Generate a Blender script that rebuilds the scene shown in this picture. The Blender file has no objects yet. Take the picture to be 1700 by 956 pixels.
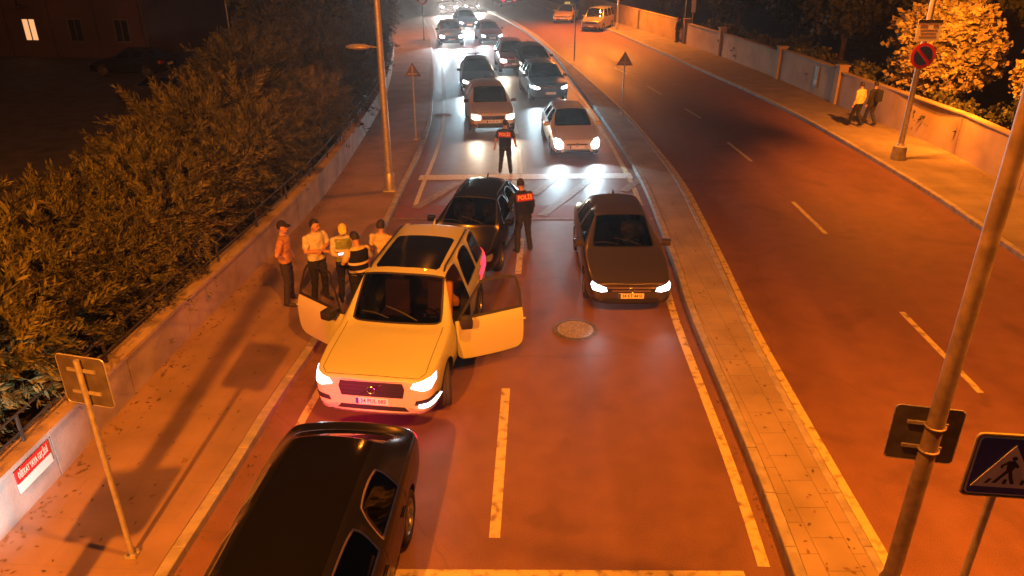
import bpy, bmesh, math, random
from mathutils import Vector, Matrix, noise
from mathutils.bvhtree import BVHTree
R = math.radians
random.seed(7)
sc = bpy.context.scene
col = sc.collection

# ------------------------------------------------------------------ camera
CAM_H = 7.0; TILT = 25.2; F = 1231.0
cam_d = bpy.data.cameras.new('camera'); cam = bpy.data.objects.new('camera', cam_d); col.objects.link(cam)
cam.location = (0, 0, CAM_H); cam.rotation_euler = (R(90 - TILT), 0, 0)
cam_d.sensor_width = 36; cam_d.lens = F / 1700 * 36
cam_d.clip_start = 0.1; cam_d.clip_end = 1500
sc.camera = cam

# ------------------------------------------------------------------ world (night)
w = bpy.data.worlds.new('World'); sc.world = w; w.use_nodes = True
nt = w.node_tree; nt.nodes.clear()
sky = nt.nodes.new('ShaderNodeTexSky'); sky.sky_type = 'NISHITA'; sky.sun_disc = False
sky.sun_elevation = R(-4); sky.sun_rotation = R(200)
bg = nt.nodes.new('ShaderNodeBackground'); bg.inputs['Strength'].default_value = 0.10
glow = nt.nodes.new('ShaderNodeBackground'); glow.inputs['Color'].default_value = (.9, .75, .8, 1); glow.inputs['Strength'].default_value = 0.018
add = nt.nodes.new('ShaderNodeAddShader')
out = nt.nodes.new('ShaderNodeOutputWorld')
nt.links.new(sky.outputs['Color'], bg.inputs['Color'])
nt.links.new(bg.outputs[0], add.inputs[0]); nt.links.new(glow.outputs[0], add.inputs[1])
nt.links.new(add.outputs[0], out.inputs['Surface'])

# ------------------------------------------------------------------ exposure, render
sc.view_settings.view_transform = 'Standard'; sc.view_settings.look = 'None'
sc.view_settings.exposure = -0.08; sc.view_settings.gamma = 1.0
sc.cycles.use_denoising = True
sc.cycles.max_bounces = 6; sc.cycles.diffuse_bounces = 3; sc.cycles.glossy_bounces = 3
sc.cycles.transparent_max_bounces = 10; sc.cycles.transmission_bounces = 4
sc.cycles.sample_clamp_indirect = 3.0; sc.cycles.use_light_tree = True
sc.cycles.caustics_reflective = False; sc.cycles.caustics_refractive = False

# ------------------------------------------------------------------ lamps
SODIUM = (1.0, .24, .013)
def light(name, kind, loc, power, color, radius=.1, parent=None, **kw):
    d = bpy.data.lights.new(name, kind); d.energy = power; d.color = color
    if kind in ('POINT', 'SPOT'): d.shadow_soft_size = radius
    for k, v in kw.items(): setattr(d, k, v)
    o = bpy.data.objects.new(name, d); col.objects.link(o); o.location = loc
    if parent: o.parent = parent
    return o
def street_light(loc, power, radius=.14, size=138, target=None, blend=.6):
    o = light('sodium_light', 'SPOT', loc, power, SODIUM, radius, spot_size=R(size), spot_blend=blend)
    if target is not None:
        o.rotation_euler = (Vector(target) - Vector(loc)).to_track_quat('-Z', 'Y').to_euler()
    return o
LAMPS = [  # head position, power, target, cone
    ((.5, 5.4, 9.3), 5600, (-1.2, 9.0, 0), 140),
    ((6.8, 5.3, 9.3), 13000, (9.2, 9.5, 0), 128),
    ((-4.95, -4.9, 9.3), 30000, (-10.0, 9.0, 0), 88),
    ((-2.1, 22.1, 8.7), 1300, (-5.2, 19.0, 0), 130),
    ((11.8, 24.6, 8.8), 12500, (15.0, 22.0, 0), 108),
    ((14.15, 25.25, 5.6), 8200, (17.5, 28.5, 2.8), 138),
    ((7.0, 64.0, 8.8), 24000, (5.5, 62, 0), 138),
    ((-5.4, 60.0, 9.0), 2600, (-6.0, 58, 0), 120),
]
for p, e, t, c in LAMPS: street_light(p, e, target=t, size=c, blend=1.0 if 90 < c < 130 else .6)

# ------------------------------------------------------------------ helpers
ST, CT = math.sin(R(TILT)), math.cos(R(TILT))
def g(px, py, z=0.0):
    """photo pixel of something standing at height z -> its place in the street"""
    u = (px - 850) / F; v = (py - 478) / F
    t = (CAM_H - z) / (ST + v * CT)
    return Vector((u * t, t * (CT - v * ST), z))

def tag(o, label=None, cat=None, group=None, kind=None):
    if label: o['label'] = label
    if cat: o['category'] = cat
    if group: o['group'] = group
    if kind: o['kind'] = kind
    return o
def empty(name, loc=(0, 0, 0), rz=0, label=None, cat=None, group=None):
    o = bpy.data.objects.new(name, None); col.objects.link(o)
    o.location = loc; o.rotation_euler = (0, 0, rz); o.empty_display_size = .2
    return tag(o, label, cat, group)
def link(name, me, mats, parent=None, smooth=None):
    if not isinstance(mats, (list, tuple)): mats = [mats]
    for m in mats: me.materials.append(m)
    o = bpy.data.objects.new(name, me); col.objects.link(o)
    if parent: o.parent = parent
    if smooth is not None:
        for p in me.polygons: p.use_smooth = True
        if smooth < 180: me.set_sharp_from_angle(angle=R(smooth))
    return o
def bm_obj(name, bm, mats, parent=None, smooth=None):
    bmesh.ops.recalc_face_normals(bm, faces=bm.faces)
    me = bpy.data.meshes.new(name); bm.to_mesh(me); bm.free()
    return link(name, me, mats, parent, smooth)
def py_obj(name, verts, faces, mats, parent=None, smooth=None, mi=None):
    me = bpy.data.meshes.new(name); me.from_pydata([tuple(v) for v in verts], [], faces); me.update()
    if mi: me.polygons.foreach_set('material_index', mi)
    return link(name, me, mats, parent, smooth)
def box(bm, c, s, rot=None, bevel=0, mi=0):
    m = Matrix.Translation(c) @ (rot.to_4x4() if rot else Matrix()) @ Matrix.Diagonal((*s, 1))
    r = bmesh.ops.create_cube(bm, size=1, matrix=m)
    fs = set(f for v in r['verts'] for f in v.link_faces)
    for f in fs: f.material_index = mi
    if bevel:
        bmesh.ops.bevel(bm, geom=list(set(e for f in fs for e in f.edges)), offset=bevel, segments=2, affect='EDGES', profile=.6)
def tube(bm, pts, rad, seg=10, cap=True, mi=0):
    pts = [Vector(p) for p in pts]
    if not isinstance(rad, (list, tuple)): rad = [rad] * len(pts)
    rings = []; prev = None
    for i, p in enumerate(pts):
        d = (pts[min(i + 1, len(pts) - 1)] - pts[max(i - 1, 0)]).normalized()
        a = prev if prev is not None and abs(prev.dot(d)) < .95 else (Vector((0, 0, 1)) if abs(d.z) < .9 else Vector((1, 0, 0)))
        x = (a - d * a.dot(d)).normalized(); y = d.cross(x); prev = x
        rings.append([bm.verts.new(p + (x * math.cos(2 * math.pi * k / seg) + y * math.sin(2 * math.pi * k / seg)) * rad[i]) for k in range(seg)])
    for a, b in zip(rings, rings[1:]):
        for k in range(seg):
            f = bm.faces.new((a[k], a[(k + 1) % seg], b[(k + 1) % seg], b[k])); f.material_index = mi
    if cap:
        for r in (rings[0], rings[-1]):
            try: bm.faces.new(r).material_index = mi
            except ValueError: pass
def prism(bm, poly, fn, d0, d1, mi=0):
    """poly of 2d points; fn(a,b,depth)->3d"""
    A = [bm.verts.new(fn(a, b, d0)) for a, b in poly]; B = [bm.verts.new(fn(a, b, d1)) for a, b in poly]
    n = len(poly); fs = [bm.faces.new(A), bm.faces.new(B[::-1])]
    for i in range(n): fs.append(bm.faces.new((A[i], B[i], B[(i + 1) % n], A[(i + 1) % n])))
    for f in fs: f.material_index = mi
def text_obj(name, s, size, mat, parent, loc, rot, depth=.003, fit=None):
    cu = bpy.data.curves.new(name, 'FONT'); cu.body = s; cu.size = size; cu.extrude = depth
    cu.align_x = 'CENTER'; cu.align_y = 'CENTER'; cu.offset = size * .012; cu.resolution_u = 2
    t = bpy.data.objects.new(name, cu); col.objects.link(t)
    bpy.context.view_layer.update()
    me = bpy.data.meshes.new_from_object(t.evaluated_get(bpy.context.evaluated_depsgraph_get()))
    bpy.data.objects.remove(t)
    if fit:
        xs = [v.co.x for v in me.vertices]; k = fit / max(1e-6, max(xs) - min(xs))
        for v in me.vertices: v.co.x *= k
    o = link(name, me, mat, parent); o.location = loc; o.rotation_euler = rot
    return o

# ------------------------------------------------------------------ materials
MATS = {}
def mat(name, c, rough=.6, metal=0, coat=0, var=0, scale=6, bump=0, bscale=60, emit=None, es=0, spec=None, c2=None, detail=4, lo=.35, hi=.65):
    if name in MATS: return MATS[name]
    m = bpy.data.materials.new(name); m.use_nodes = True; MATS[name] = m
    n = m.node_tree; b = n.nodes['Principled BSDF']
    b.inputs['Base Color'].default_value = (*c, 1); b.inputs['Roughness'].default_value = rough
    b.inputs['Metallic'].default_value = metal
    if coat: b.inputs['Coat Weight'].default_value = coat; b.inputs['Coat Roughness'].default_value = .04
    if spec is not None: b.inputs['Specular IOR Level'].default_value = spec
    tc = n.nodes.new('ShaderNodeTexCoord')
    if var or c2:
        nz = n.nodes.new('ShaderNodeTexNoise'); nz.inputs['Scale'].default_value = scale; nz.inputs['Detail'].default_value = detail
        n.links.new(tc.outputs['Object'], nz.inputs['Vector'])
        cr = n.nodes.new('ShaderNodeValToRGB'); cr.color_ramp.elements[0].position = lo; cr.color_ramp.elements[1].position = hi
        a = c2 if c2 else tuple(x * (1 - var) for x in c); bb = c if c2 else tuple(min(1, x * (1 + var)) for x in c)
        cr.color_ramp.elements[0].color = (*a, 1); cr.color_ramp.elements[1].color = (*bb, 1)
        n.links.new(nz.outputs['Fac'], cr.inputs['Fac']); n.links.new(cr.outputs['Color'], b.inputs['Base Color'])
    if bump:
        n2 = n.nodes.new('ShaderNodeTexNoise'); n2.inputs['Scale'].default_value = bscale; n2.inputs['Detail'].default_value = 3
        n.links.new(tc.outputs['Object'], n2.inputs['Vector'])
        bp = n.nodes.new('ShaderNodeBump'); bp.inputs['Strength'].default_value = bump; bp.inputs['Distance'].default_value = .02
        n.links.new(n2.outputs['Fac'], bp.inputs['Height']); n.links.new(bp.outputs['Normal'], b.inputs['Normal'])
    if emit:
        b.inputs['Emission Color'].default_value = (*emit, 1); b.inputs['Emission Strength'].default_value = es
    return m
def asphalt(name, c, rough=.5, patch=.14):
    m = mat(name, c, rough, spec=.32); n = m.node_tree; b = n.nodes['Principled BSDF']
    L = n.links.new
    tc = n.nodes.new('ShaderNodeTexCoord')
    def nz(scale, detail=4, dist=0):
        t = n.nodes.new('ShaderNodeTexNoise'); t.inputs['Scale'].default_value = scale; t.inputs['Detail'].default_value = detail; t.inputs['Distortion'].default_value = dist
        return t
    mp = n.nodes.new('ShaderNodeMapping'); mp.inputs['Scale'].default_value = (1, .12, 1); L(tc.outputs['Object'], mp.inputs['Vector'])
    big = nz(.9, 5, .4); L(mp.outputs[0], big.inputs['Vector'])     # worn wheel tracks run along the road
    med = nz(2.5, 6); L(tc.outputs['Object'], med.inputs['Vector'])
    fine = nz(70, 5); L(tc.outputs['Object'], fine.inputs['Vector'])
    def rng(src, a, bb):
        r = n.nodes.new('ShaderNodeMapRange'); r.inputs['From Min'].default_value = .3; r.inputs['From Max'].default_value = .7
        r.inputs['To Min'].default_value = a; r.inputs['To Max'].default_value = bb; L(src.outputs['Fac'], r.inputs['Value']); return r
    r1 = rng(big, 1 - patch, 1 + patch); r2 = rng(med, .90, 1.10); r3 = rng(fine, .72, 1.28)
    m1 = n.nodes.new('ShaderNodeMath'); m1.operation = 'MULTIPLY'; L(r1.outputs[0], m1.inputs[0]); L(r2.outputs[0], m1.inputs[1])
    m2 = n.nodes.new('ShaderNodeMath'); m2.operation = 'MULTIPLY'; L(m1.outputs[0], m2.inputs[0]); L(r3.outputs[0], m2.inputs[1])
    # thin cracks
    vo = n.nodes.new('ShaderNodeTexVoronoi'); vo.feature = 'DISTANCE_TO_EDGE'; vo.inputs['Scale'].default_value = .22
    wn = nz(1.2, 5); L(tc.outputs['Object'], wn.inputs['Vector'])
    mx = n.nodes.new('ShaderNodeMixRGB'); mx.inputs['Fac'].default_value = .35; L(tc.outputs['Object'], mx.inputs['Color1']); L(wn.outputs['Color'], mx.inputs['Color2'])
    L(mx.outputs[0], vo.inputs['Vector'])
    cr = n.nodes.new('ShaderNodeMapRange'); cr.inputs['From Min'].default_value = 0; cr.inputs['From Max'].default_value = .004
    cr.inputs['To Min'].default_value = .82; cr.inputs['To Max'].default_value = 1; L(vo.outputs['Distance'], cr.inputs['Value'])
    st = nz(.55, 9, 1.2); L(tc.outputs['Object'], st.inputs['Vector'])      # old oil and water stains
    sr = n.nodes.new('ShaderNodeMapRange'); sr.inputs['From Min'].default_value = .56; sr.inputs['From Max'].default_value = .66
    sr.inputs['To Min'].default_value = 1; sr.inputs['To Max'].default_value = .80; L(st.outputs['Fac'], sr.inputs['Value'])
    m4 = n.nodes.new('ShaderNodeMath'); m4.operation = 'MULTIPLY'; L(m2.outputs[0], m4.inputs[0]); L(sr.outputs[0], m4.inputs[1])
    m3 = n.nodes.new('ShaderNodeMath'); m3.operation = 'MULTIPLY'; L(m4.outputs[0], m3.inputs[0]); L(cr.outputs[0], m3.inputs[1])
    sc_ = n.nodes.new('ShaderNodeVectorMath'); sc_.operation = 'SCALE'; sc_.inputs[0].default_value = c; L(m3.outputs[0], sc_.inputs['Scale'])
    L(sc_.outputs[0], b.inputs['Base Color'])
    rr = rng(big, rough - .08, rough + .1); L(rr.outputs[0], b.inputs['Roughness'])
    bp = n.nodes.new('ShaderNodeBump'); bp.inputs['Strength'].default_value = .35; bp.inputs['Distance'].default_value = .006
    L(fine.outputs['Fac'], bp.inputs['Height']); L(bp.outputs['Normal'], b.inputs['Normal'])
    return m
def pavers(name, c, c2, w_, h_, mortar=.012, rough=.75, rot=0, mort=.45):
    m = mat(name, c, rough); n = m.node_tree; b = n.nodes['Principled BSDF']; L = n.links.new
    tc = n.nodes.new('ShaderNodeTexCoord'); br = n.nodes.new('ShaderNodeTexBrick')
    mp = n.nodes.new('ShaderNodeMapping'); mp.inputs['Rotation'].default_value = (0, 0, R(rot)); L(tc.outputs['Object'], mp.inputs['Vector'])
    L(mp.outputs[0], br.inputs['Vector'])
    br.inputs['Scale'].default_value = 1; br.inputs['Brick Width'].default_value = w_; br.inputs['Row Height'].default_value = h_
    br.inputs['Mortar Size'].default_value = mortar; br.inputs['Mortar Smooth'].default_value = .4
    br.inputs['Color1'].default_value = (*c, 1); br.inputs['Color2'].default_value = (*c2, 1)
    br.inputs['Mortar'].default_value = (*[x * mort for x in c], 1)
    nz = n.nodes.new('ShaderNodeTexNoise'); nz.inputs['Scale'].default_value = 1.1; nz.inputs['Detail'].default_value = 8; L(tc.outputs['Object'], nz.inputs['Vector'])
    mr = n.nodes.new('ShaderNodeMapRange'); mr.inputs['From Min'].default_value = .3; mr.inputs['From Max'].default_value = .7
    mr.inputs['To Min'].default_value = .72; mr.inputs['To Max'].default_value = 1.15; L(nz.outputs['Fac'], mr.inputs['Value'])
    sv = n.nodes.new('ShaderNodeVectorMath'); sv.operation = 'SCALE'; L(br.outputs['Color'], sv.inputs[0]); L(mr.outputs[0], sv.inputs['Scale'])
    L(sv.outputs[0], b.inputs['Base Color'])
    bp = n.nodes.new('ShaderNodeBump'); bp.inputs['Strength'].default_value = .5; bp.inputs['Distance'].default_value = .01; bp.invert = True
    L(br.outputs['Fac'], bp.inputs['Height']); L(bp.outputs['Normal'], b.inputs['Normal'])
    return m
def glass(name, tint=(.1, .11, .12), amount=.7, rough=.03):
    if name in MATS: return MATS[name]
    m = bpy.data.materials.new(name); m.use_nodes = True; MATS[name] = m; n = m.node_tree; n.nodes.clear(); L = n.links.new
    o = n.nodes.new('ShaderNodeOutputMaterial'); tr = n.nodes.new('ShaderNodeBsdfTransparent'); tr.inputs['Color'].default_value = (*tint, 1)
    gl = n.nodes.new('ShaderNodeBsdfGlossy'); gl.inputs['Roughness'].default_value = rough; gl.inputs['Color'].default_value = (amount,) * 3 + (1,)
    fr = n.nodes.new('ShaderNodeFresnel'); fr.inputs['IOR'].default_value = 1.5
    mx = n.nodes.new('ShaderNodeMixShader'); L(fr.outputs[0], mx.inputs['Fac']); L(tr.outputs[0], mx.inputs[1]); L(gl.outputs[0], mx.inputs[2])
    L(mx.outputs[0], o.inputs['Surface'])
    return m
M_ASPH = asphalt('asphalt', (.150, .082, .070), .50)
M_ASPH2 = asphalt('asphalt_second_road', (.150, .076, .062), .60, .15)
M_LOT = mat('lot_asphalt', (.07, .07, .07), .8, var=.3, scale=1.5)
M_EARTH = mat('earth', (.05, .04, .028), .95, var=.5, scale=1.2, bump=.6, bscale=9)
M_LINE = mat('road_paint', (.46, .40, .20), .6, c2=(.17, .13, .09), scale=7, detail=9, lo=.32, hi=.50)
M_LINEW = mat('road_paint_white', (.5, .5, .47), .6, c2=(.2, .2, .19), scale=9, detail=8, lo=.30, hi=.46)
M_FADED = mat('faded_road_paint', (.24, .215, .20), .6, c2=(.15, .11, .10), scale=6, detail=9, lo=.35, hi=.6)
M_RED = mat('red_road_paint', (.17, .05, .04), .65, c2=(.12, .065, .055), scale=5, detail=8, lo=.3, hi=.5)
M_KERB = mat('kerb_concrete', (.26, .24, .22), .8, var=.2, scale=5, bump=.3)
M_PAVE = pavers('sidewalk_paving', (.25, .175, .145), (.243, .170, .141), .8, .8, .003, rot=3, mort=.75)
M_PAVE_R = pavers('far_sidewalk_paving', (.20, .165, .145), (.18, .15, .13), .9, .9, .006, rot=3)
M_MED = pavers('median_paving', (.26, .215, .165), (.25, .205, .158), .55, .42, .005, rot=90)
M_WALL = mat('concrete_wall', (.40, .33, .29), .85, c2=(.24, .19, .16), scale=1.6, detail=9, lo=.3, hi=.6, bump=.25, bscale=30)
M_WALLR = mat('rendered_wall', (.36, .28, .20), .88, c2=(.25, .19, .14), scale=.9, detail=9, lo=.32, hi=.6, bump=.3, bscale=18)
M_STEEL = mat('galvanised_steel', (.45, .44, .43), .45, metal=.6, var=.15, scale=14)
M_DARKST = mat('dark_steel', (.06, .06, .062), .5, metal=.3)
M_RUBBER = mat('rubber', (.022, .022, .022), .85, bump=.3, bscale=40)
M_BLACK = mat('black_plastic', (.014, .014, .015), .5)
M_LINER = mat('cabin_liner', (.02, .02, .022), .9)
M_CHROME = mat('chrome', (.7, .7, .7), .18, metal=1)
M_RIM = mat('alloy_rim', (.35, .35, .36), .3, metal=.9)
M_HEAD = mat('headlamp_lit', (.9, .9, .9), .2, emit=(.90, .96, 1.0), es=9)
M_HEADW = mat('headlamp_warm', (.9, .9, .9), .2, emit=(1.0, .86, .66), es=8)
M_HEADOFF = mat('headlamp_off', (.35, .35, .36), .12, metal=.5)
M_TAIL = mat('tail_lamp_lit', (.5, .01, .01), .25, emit=(1.0, .02, .05), es=4)
M_TAILOFF = mat('tail_lamp', (.22, .01, .012), .2, coat=1)
M_WHITE = mat('white_sign_face', (.68, .68, .66), .5)
M_BLUE = mat('blue_sign_face', (.010, .04, .35), .45)
M_SIGNRED = mat('red_sign_face', (.50, .02, .02), .45)
M_SIGNBACK = mat('sign_back', (.07, .062, .07), .6, var=.3, scale=6)
M_YEL = mat('yellow_edge', (.30, .24, .08), .5)
M_INK = mat('dark_print', (.012, .012, .014), .6)
M_GLASS = glass('car_glass', (.16, .17, .18))
M_GLASSD = glass('dark_car_glass', (.02, .021, .023), .8)
# ------------------------------------------------------------------ road geometry
class Curve:
    """x of a road edge as a smooth function of the distance y"""
    def __init__(s, pix, sm=2.0):
        pts = sorted((g(a, b).y, g(a, b).x) for a, b in pix)
        (y0, x0), (y1, x1) = pts[0], pts[1]
        pts.insert(0, (-30, x0 + (x1 - x0) / (y1 - y0) * (-30 - y0) * .5))
        s.p = pts; s.sm = sm
        (ya, xa), (yb, xb) = pts[-3], pts[-1]; s.k = (xb - xa) / (yb - ya); s.end = (yb, xb)
        s.cache = {}
    def raw(s, y):
        p = s.p
        if y >= s.end[0]: return s.end[1] + s.k * 1.15 * (y - s.end[0])
        for (a, xa), (b, xb) in zip(p, p[1:]):
            if y <= b: return xa + (xb - xa) * (y - a) / (b - a)
    def __call__(s, y):
        k = round(y, 2)
        if k not in s.cache:
            n = 8; t = 0; W = 0
            r = s.sm * max(.6, min(3, y / 18))
            for i in range(-n, n + 1):
                wgt = 1 - abs(i) / (n + 1); t += wgt * s.raw(y + r * i / n); W += wgt
            s.cache[k] = t / W
        return s.cache[k]
KL = Curve([(320,901),(366,833),(410,762),(468,663),(520,590),(592,478),(652,360),(677,300),(698,262),(717,207),(720,148),(719,100),(717,72),(712,50),(704,30),(687,14),(659,0)])
ML = Curve([(1306,944),(1292,896),(1239,758),(1201,667),(1139,520),(1117,440),(1093,379),(1070,315),(1034,252),(986,180),(968,160),(941,122),(919,92),(888,65),(873,54),(832,30),(795,14),(755,0)])
MR = Curve([(1449,929),(1416,870),(1354,758),(1291,643),(1236,540),(1193,440),(1157,365),(1128,305),(1095,262),(1068,228),(1034,188),(958,119),(913,81),(890,60),(845,32),(808,15),(768,0)])
KR = Curve([(1700,435),(1560,335),(1450,268),(1349,208),(1259,161),(1165,119),(1098,89),(1014,52),(968,36),(905,14),(858,0)])
WL = Curve([(0,915),(90,818),(245,645),(340,543),(410,475),(520,355),(560,305),(610,225),(640,170),(650,130),(655,95),(655,60),(640,25),(618,0)])
WR = Curve([(1700,330),(1570,254),(1507,226),(1444,204),(1350,160),(1249,117),(1172,87),(1111,67),(1040,44),(990,28),(935,10),(900,0)])
def ys(a, b, st=1.0):
    n = max(1, int(round((b - a) / st))); return [a + (b - a) * i / n for i in range(n + 1)]
YS = ys(-25, 108, 1.0)
def strip(name, fa, fb, z, m, Y=YS, kind='structure', parent=None):
    v = []; f = []
    for y in Y: v += [(fa(y), y, z), (fb(y), y, z)]
    for i in range(len(Y) - 1): f.append((2*i, 2*i+1, 2*i+3, 2*i+2))
    o = py_obj(name, v, f, m, parent)
    if kind: o['kind'] = kind
    return o
def slab(name, fa, fb, z0, z1, m, Y=YS):
    """raised strip with vertical sides"""
    v = []; f = []
    for y in Y: v += [(fa(y), y, z0), (fa(y), y, z1), (fb(y), y, z1), (fb(y), y, z0)]
    for i in range(len(Y) - 1):
        for k in range(3): f.append((4*i+k, 4*i+k+1, 4*i+k+5, 4*i+k+4))
    f += [(0, 1, 2, 3), tuple(4*(len(Y)-1)+k for k in (3, 2, 1, 0))]
    o = py_obj(name, v, f, m); o['kind'] = 'structure'; return o
off = lambda c, d: (lambda y: c(y) + d)
# ground sheet out to the horizon
bm = bmesh.new(); bmesh.ops.create_grid(bm, x_segments=8, y_segments=8, size=600, matrix=Matrix.Translation((0, 200, -.03)))
o = bm_obj('ground', bm, M_EARTH); o['kind'] = 'structure'
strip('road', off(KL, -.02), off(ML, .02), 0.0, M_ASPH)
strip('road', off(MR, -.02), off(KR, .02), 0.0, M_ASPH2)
KH = .13
def kerb_blocks(name, fa, fb, z1, y0, y1, L=1.0):
    bm = bmesh.new(); y = y0; rnd = random.Random(3)
    while y < y1:
        e = min(y1, y + L * (1 if y < 50 else 4)); a = y + .006; b = e - .006
        dz = rnd.uniform(-.004, .004)
        v = [bm.verts.new(p) for p in ((fa(a), a, -.02), (fb(a), a, -.02), (fb(b), b, -.02), (fa(b), b, -.02), (fa(a), a, z1+dz), (fb(a), a, z1+dz), (fb(b), b, z1+dz), (fa(b), b, z1+dz))]
        for q in ((4,5,6,7),(0,1,5,4),(1,2,6,5),(2,3,7,6),(3,0,4,7)): bm.faces.new([v[i] for i in q])
        y = e
    bmesh.ops.bevel(bm, geom=[e for e in bm.edges if len(e.link_faces) == 2 and e.verts[0].co.z > .05 and e.verts[1].co.z > .05], offset=.012, segments=1, affect='EDGES')
    o = bm_obj(name, bm, M_KERB); o['kind'] = 'structure'; return o
kerb_blocks('kerb', off(KL, -.16), KL, KH, 2, 100)
kerb_blocks('kerb', ML, off(ML, .15), KH + .02, 2, 98)
kerb_blocks('kerb', off(MR, -.13), MR, KH + .02, 2, 98)
kerb_blocks('kerb', KR, off(KR, .16), KH, 8, 98)
slab('sidewalk', off(WL, -.05), off(KL, -.163), -.02, KH - .006, M_PAVE)
slab('sidewalk', off(KR, .163), off(WR, .1), -.02, KH - .006, M_PAVE_R)
slab('median_strip', off(ML, .153), off(MR, -.133), -.02, KH + .012, M_MED)

# ------------------------------------------------------------------ painted markings
class Sheet:
    def __init__(s): s.v = []; s.f = []; s.mi = []
    def quad(s, a, b, c, d, z=.004, mi=0):
        n = len(s.v); s.v += [(p[0], p[1], z) for p in (a, b, c, d)]; s.f.append((n, n+1, n+2, n+3)); s.mi.append(mi)
    def line(s, pts, wd, z=.004, mi=0):
        n = len(s.v); pts = [Vector((p[0], p[1])) for p in pts]
        for i, p in enumerate(pts):
            d = (pts[min(i+1, len(pts)-1)] - pts[max(i-1, 0)]).normalized(); q = Vector((-d.y, d.x)) * wd / 2
            s.v += [(p.x + q.x, p.y + q.y, z), (p.x - q.x, p.y - q.y, z)]
        for i in range(len(pts) - 1): s.f.append((n+2*i, n+2*i+1, n+2*i+3, n+2*i+2)); s.mi.append(mi)
    def along(s, fn, y0, y1, wd, **k): s.line([(fn(y), y) for y in ys(y0, y1, .8)], wd, **k)
S = Sheet()
p0, p1 = g(826.5, 893), g(840, 645)
S.line([g(813 + 8, 893), g(840, 645)], .145)
S.line([g(860, 455), g(866, 396)], .145)
S.line([g(864, 288), g(861, 248)], .14, mi=1)
S.line([g(858, 222), g(848, 190)], .14, mi=1); S.line([g(828, 128), g(815, 108)], .14, mi=1)
S.along(off(ML, -.28), g(1268, 941).y, 44, .15)
S.along(off(MR, .16), 4.5, 95, .14)
edge = lambda y: KL(y) + .52
S.along(edge, 6, 19, .13); S.along(edge, 19.5, 70, .13, mi=1)
# stop line near the bridge, stop line at the table and its arrows
y1 = g(900, 946).y
S.quad((KL(y1)+.5, y1-.52), (ML(y1)-.55, y1-.56), (ML(y1)-.55, y1-.02), (KL(y1)+.5, y1+.02), z=.006)
ya, yb = g(860, 299).y, g(860, 291).y
S.quad((KL(ya)+.3, ya), (ML(ya)-.15, ya+.2), (ML(yb)-.15, yb+.25), (KL(yb)+.3, yb), z=.0065, mi=1)
for a, b in (((885,323),(934,287)), ((899,358),(1001,283)), ((1035,318),(1062,298)), ((690,346),(762,303)), ((806,350),(870,303))):
    S.line([g(*a), g(*b)], .28, z=.011, mi=3)
ya, yb = g(900, 362).y, g(900, 341).y
S.quad((KL(ya)+.05, ya), (ML(ya)-.02, ya), (ML(yb)-.02, yb), (KL(yb)+.05, yb), z=.005, mi=2)
S.line([(KL(ya)+.05, ya-.06), (ML(ya)-.02, ya-.06)], .10, z=.008, mi=3)
for a, b in (((1137,180),(1163,196)), ((1208,236),(1248,268)), ((1316,335),(1371,388)), ((1497,518),(1628,652))):
    S.line([g(*a), g(*b)], .12)
S.line([g(1075,143), g(1098,157)], .11); S.line([g(1020,112), g(1040,122)], .11)
o = py_obj('road_markings', S.v, S.f, [M_LINE, M_LINEW, M_RED, M_FADED], mi=S.mi); o['kind'] = 'structure'
# patched asphalt along the lane edge
P = Sheet()
P.quad(g(866, 560), g(880, 560), g(884, 405), g(872, 405), z=.002)
o = py_obj('asphalt_patch', P.v, P.f, M_ASPH2); o['kind'] = 'structure'

def manhole(px, py, r, label, lid):
    c = g(px, py); root = empty('manhole_cover', c, 0, label, 'manhole cover')
    bm = bmesh.new(); seg = 40
    for ra, rb, za, zb in ((r*1.28, r*1.06, .005, .012), (r*1.06, r*1.0, .012, .006)):
        A = [bm.verts.new((ra*math.cos(2*math.pi*k/seg), ra*math.sin(2*math.pi*k/seg), za)) for k in range(seg)]
        B = [bm.verts.new((rb*math.cos(2*math.pi*k/seg), rb*math.sin(2*math.pi*k/seg), zb)) for k in range(seg)]
        for k in range(seg): bm.faces.new((A[k], A[(k+1)%seg], B[(k+1)%seg], B[k]))
    bm_obj('frame', bm, mat('cast_iron', (.11, .10, .095), .6, metal=.3, var=.3, scale=12), root)
    bm = bmesh.new()
    bmesh.ops.create_circle(bm, cap_ends=True, radius=r*.99, segments=seg, matrix=Matrix.Translation((0,0,.008)))
    n = 7
    for i in range(-n, n+1):
        for j in range(-n, n+1):
            x, y = i*r*.13, j*r*.13
            if math.hypot(x, y) < r*.9: box(bm, (x, y, .011), (r*.075, r*.075, .007), Matrix.Rotation(R(45 if (i+j)%2 else 0), 3, 'Z'))
    bm_obj('lid', bm, lid, root)
    return root
M_LID = mat('worn_iron', (.30, .285, .27), .4, metal=.35, var=.3, scale=20)
manhole(955, 547, .36, 'round iron manhole cover with a shiny lid in front of the grey sedan', M_LID)
# gutter grate far left lane
root = empty('drain_grate', g(736, 190), 0, 'narrow bright steel drain grate by the left kerb near the warning sign', 'drain grate')
bm = bmesh.new()
for s in (-1, 1): box(bm, (0, s*.14, .012), (.75, .04, .02))
for s in (-1, 1): box(bm, (s*.355, 0, .012), (.04, .235, .02))
bm_obj('frame', bm, M_LID, root)
bm = bmesh.new()
for i in range(-8, 9): box(bm, (i*.038, 0, .011), (.016, .236, .012))
bm_obj('bars', bm, M_LID, root)

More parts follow.
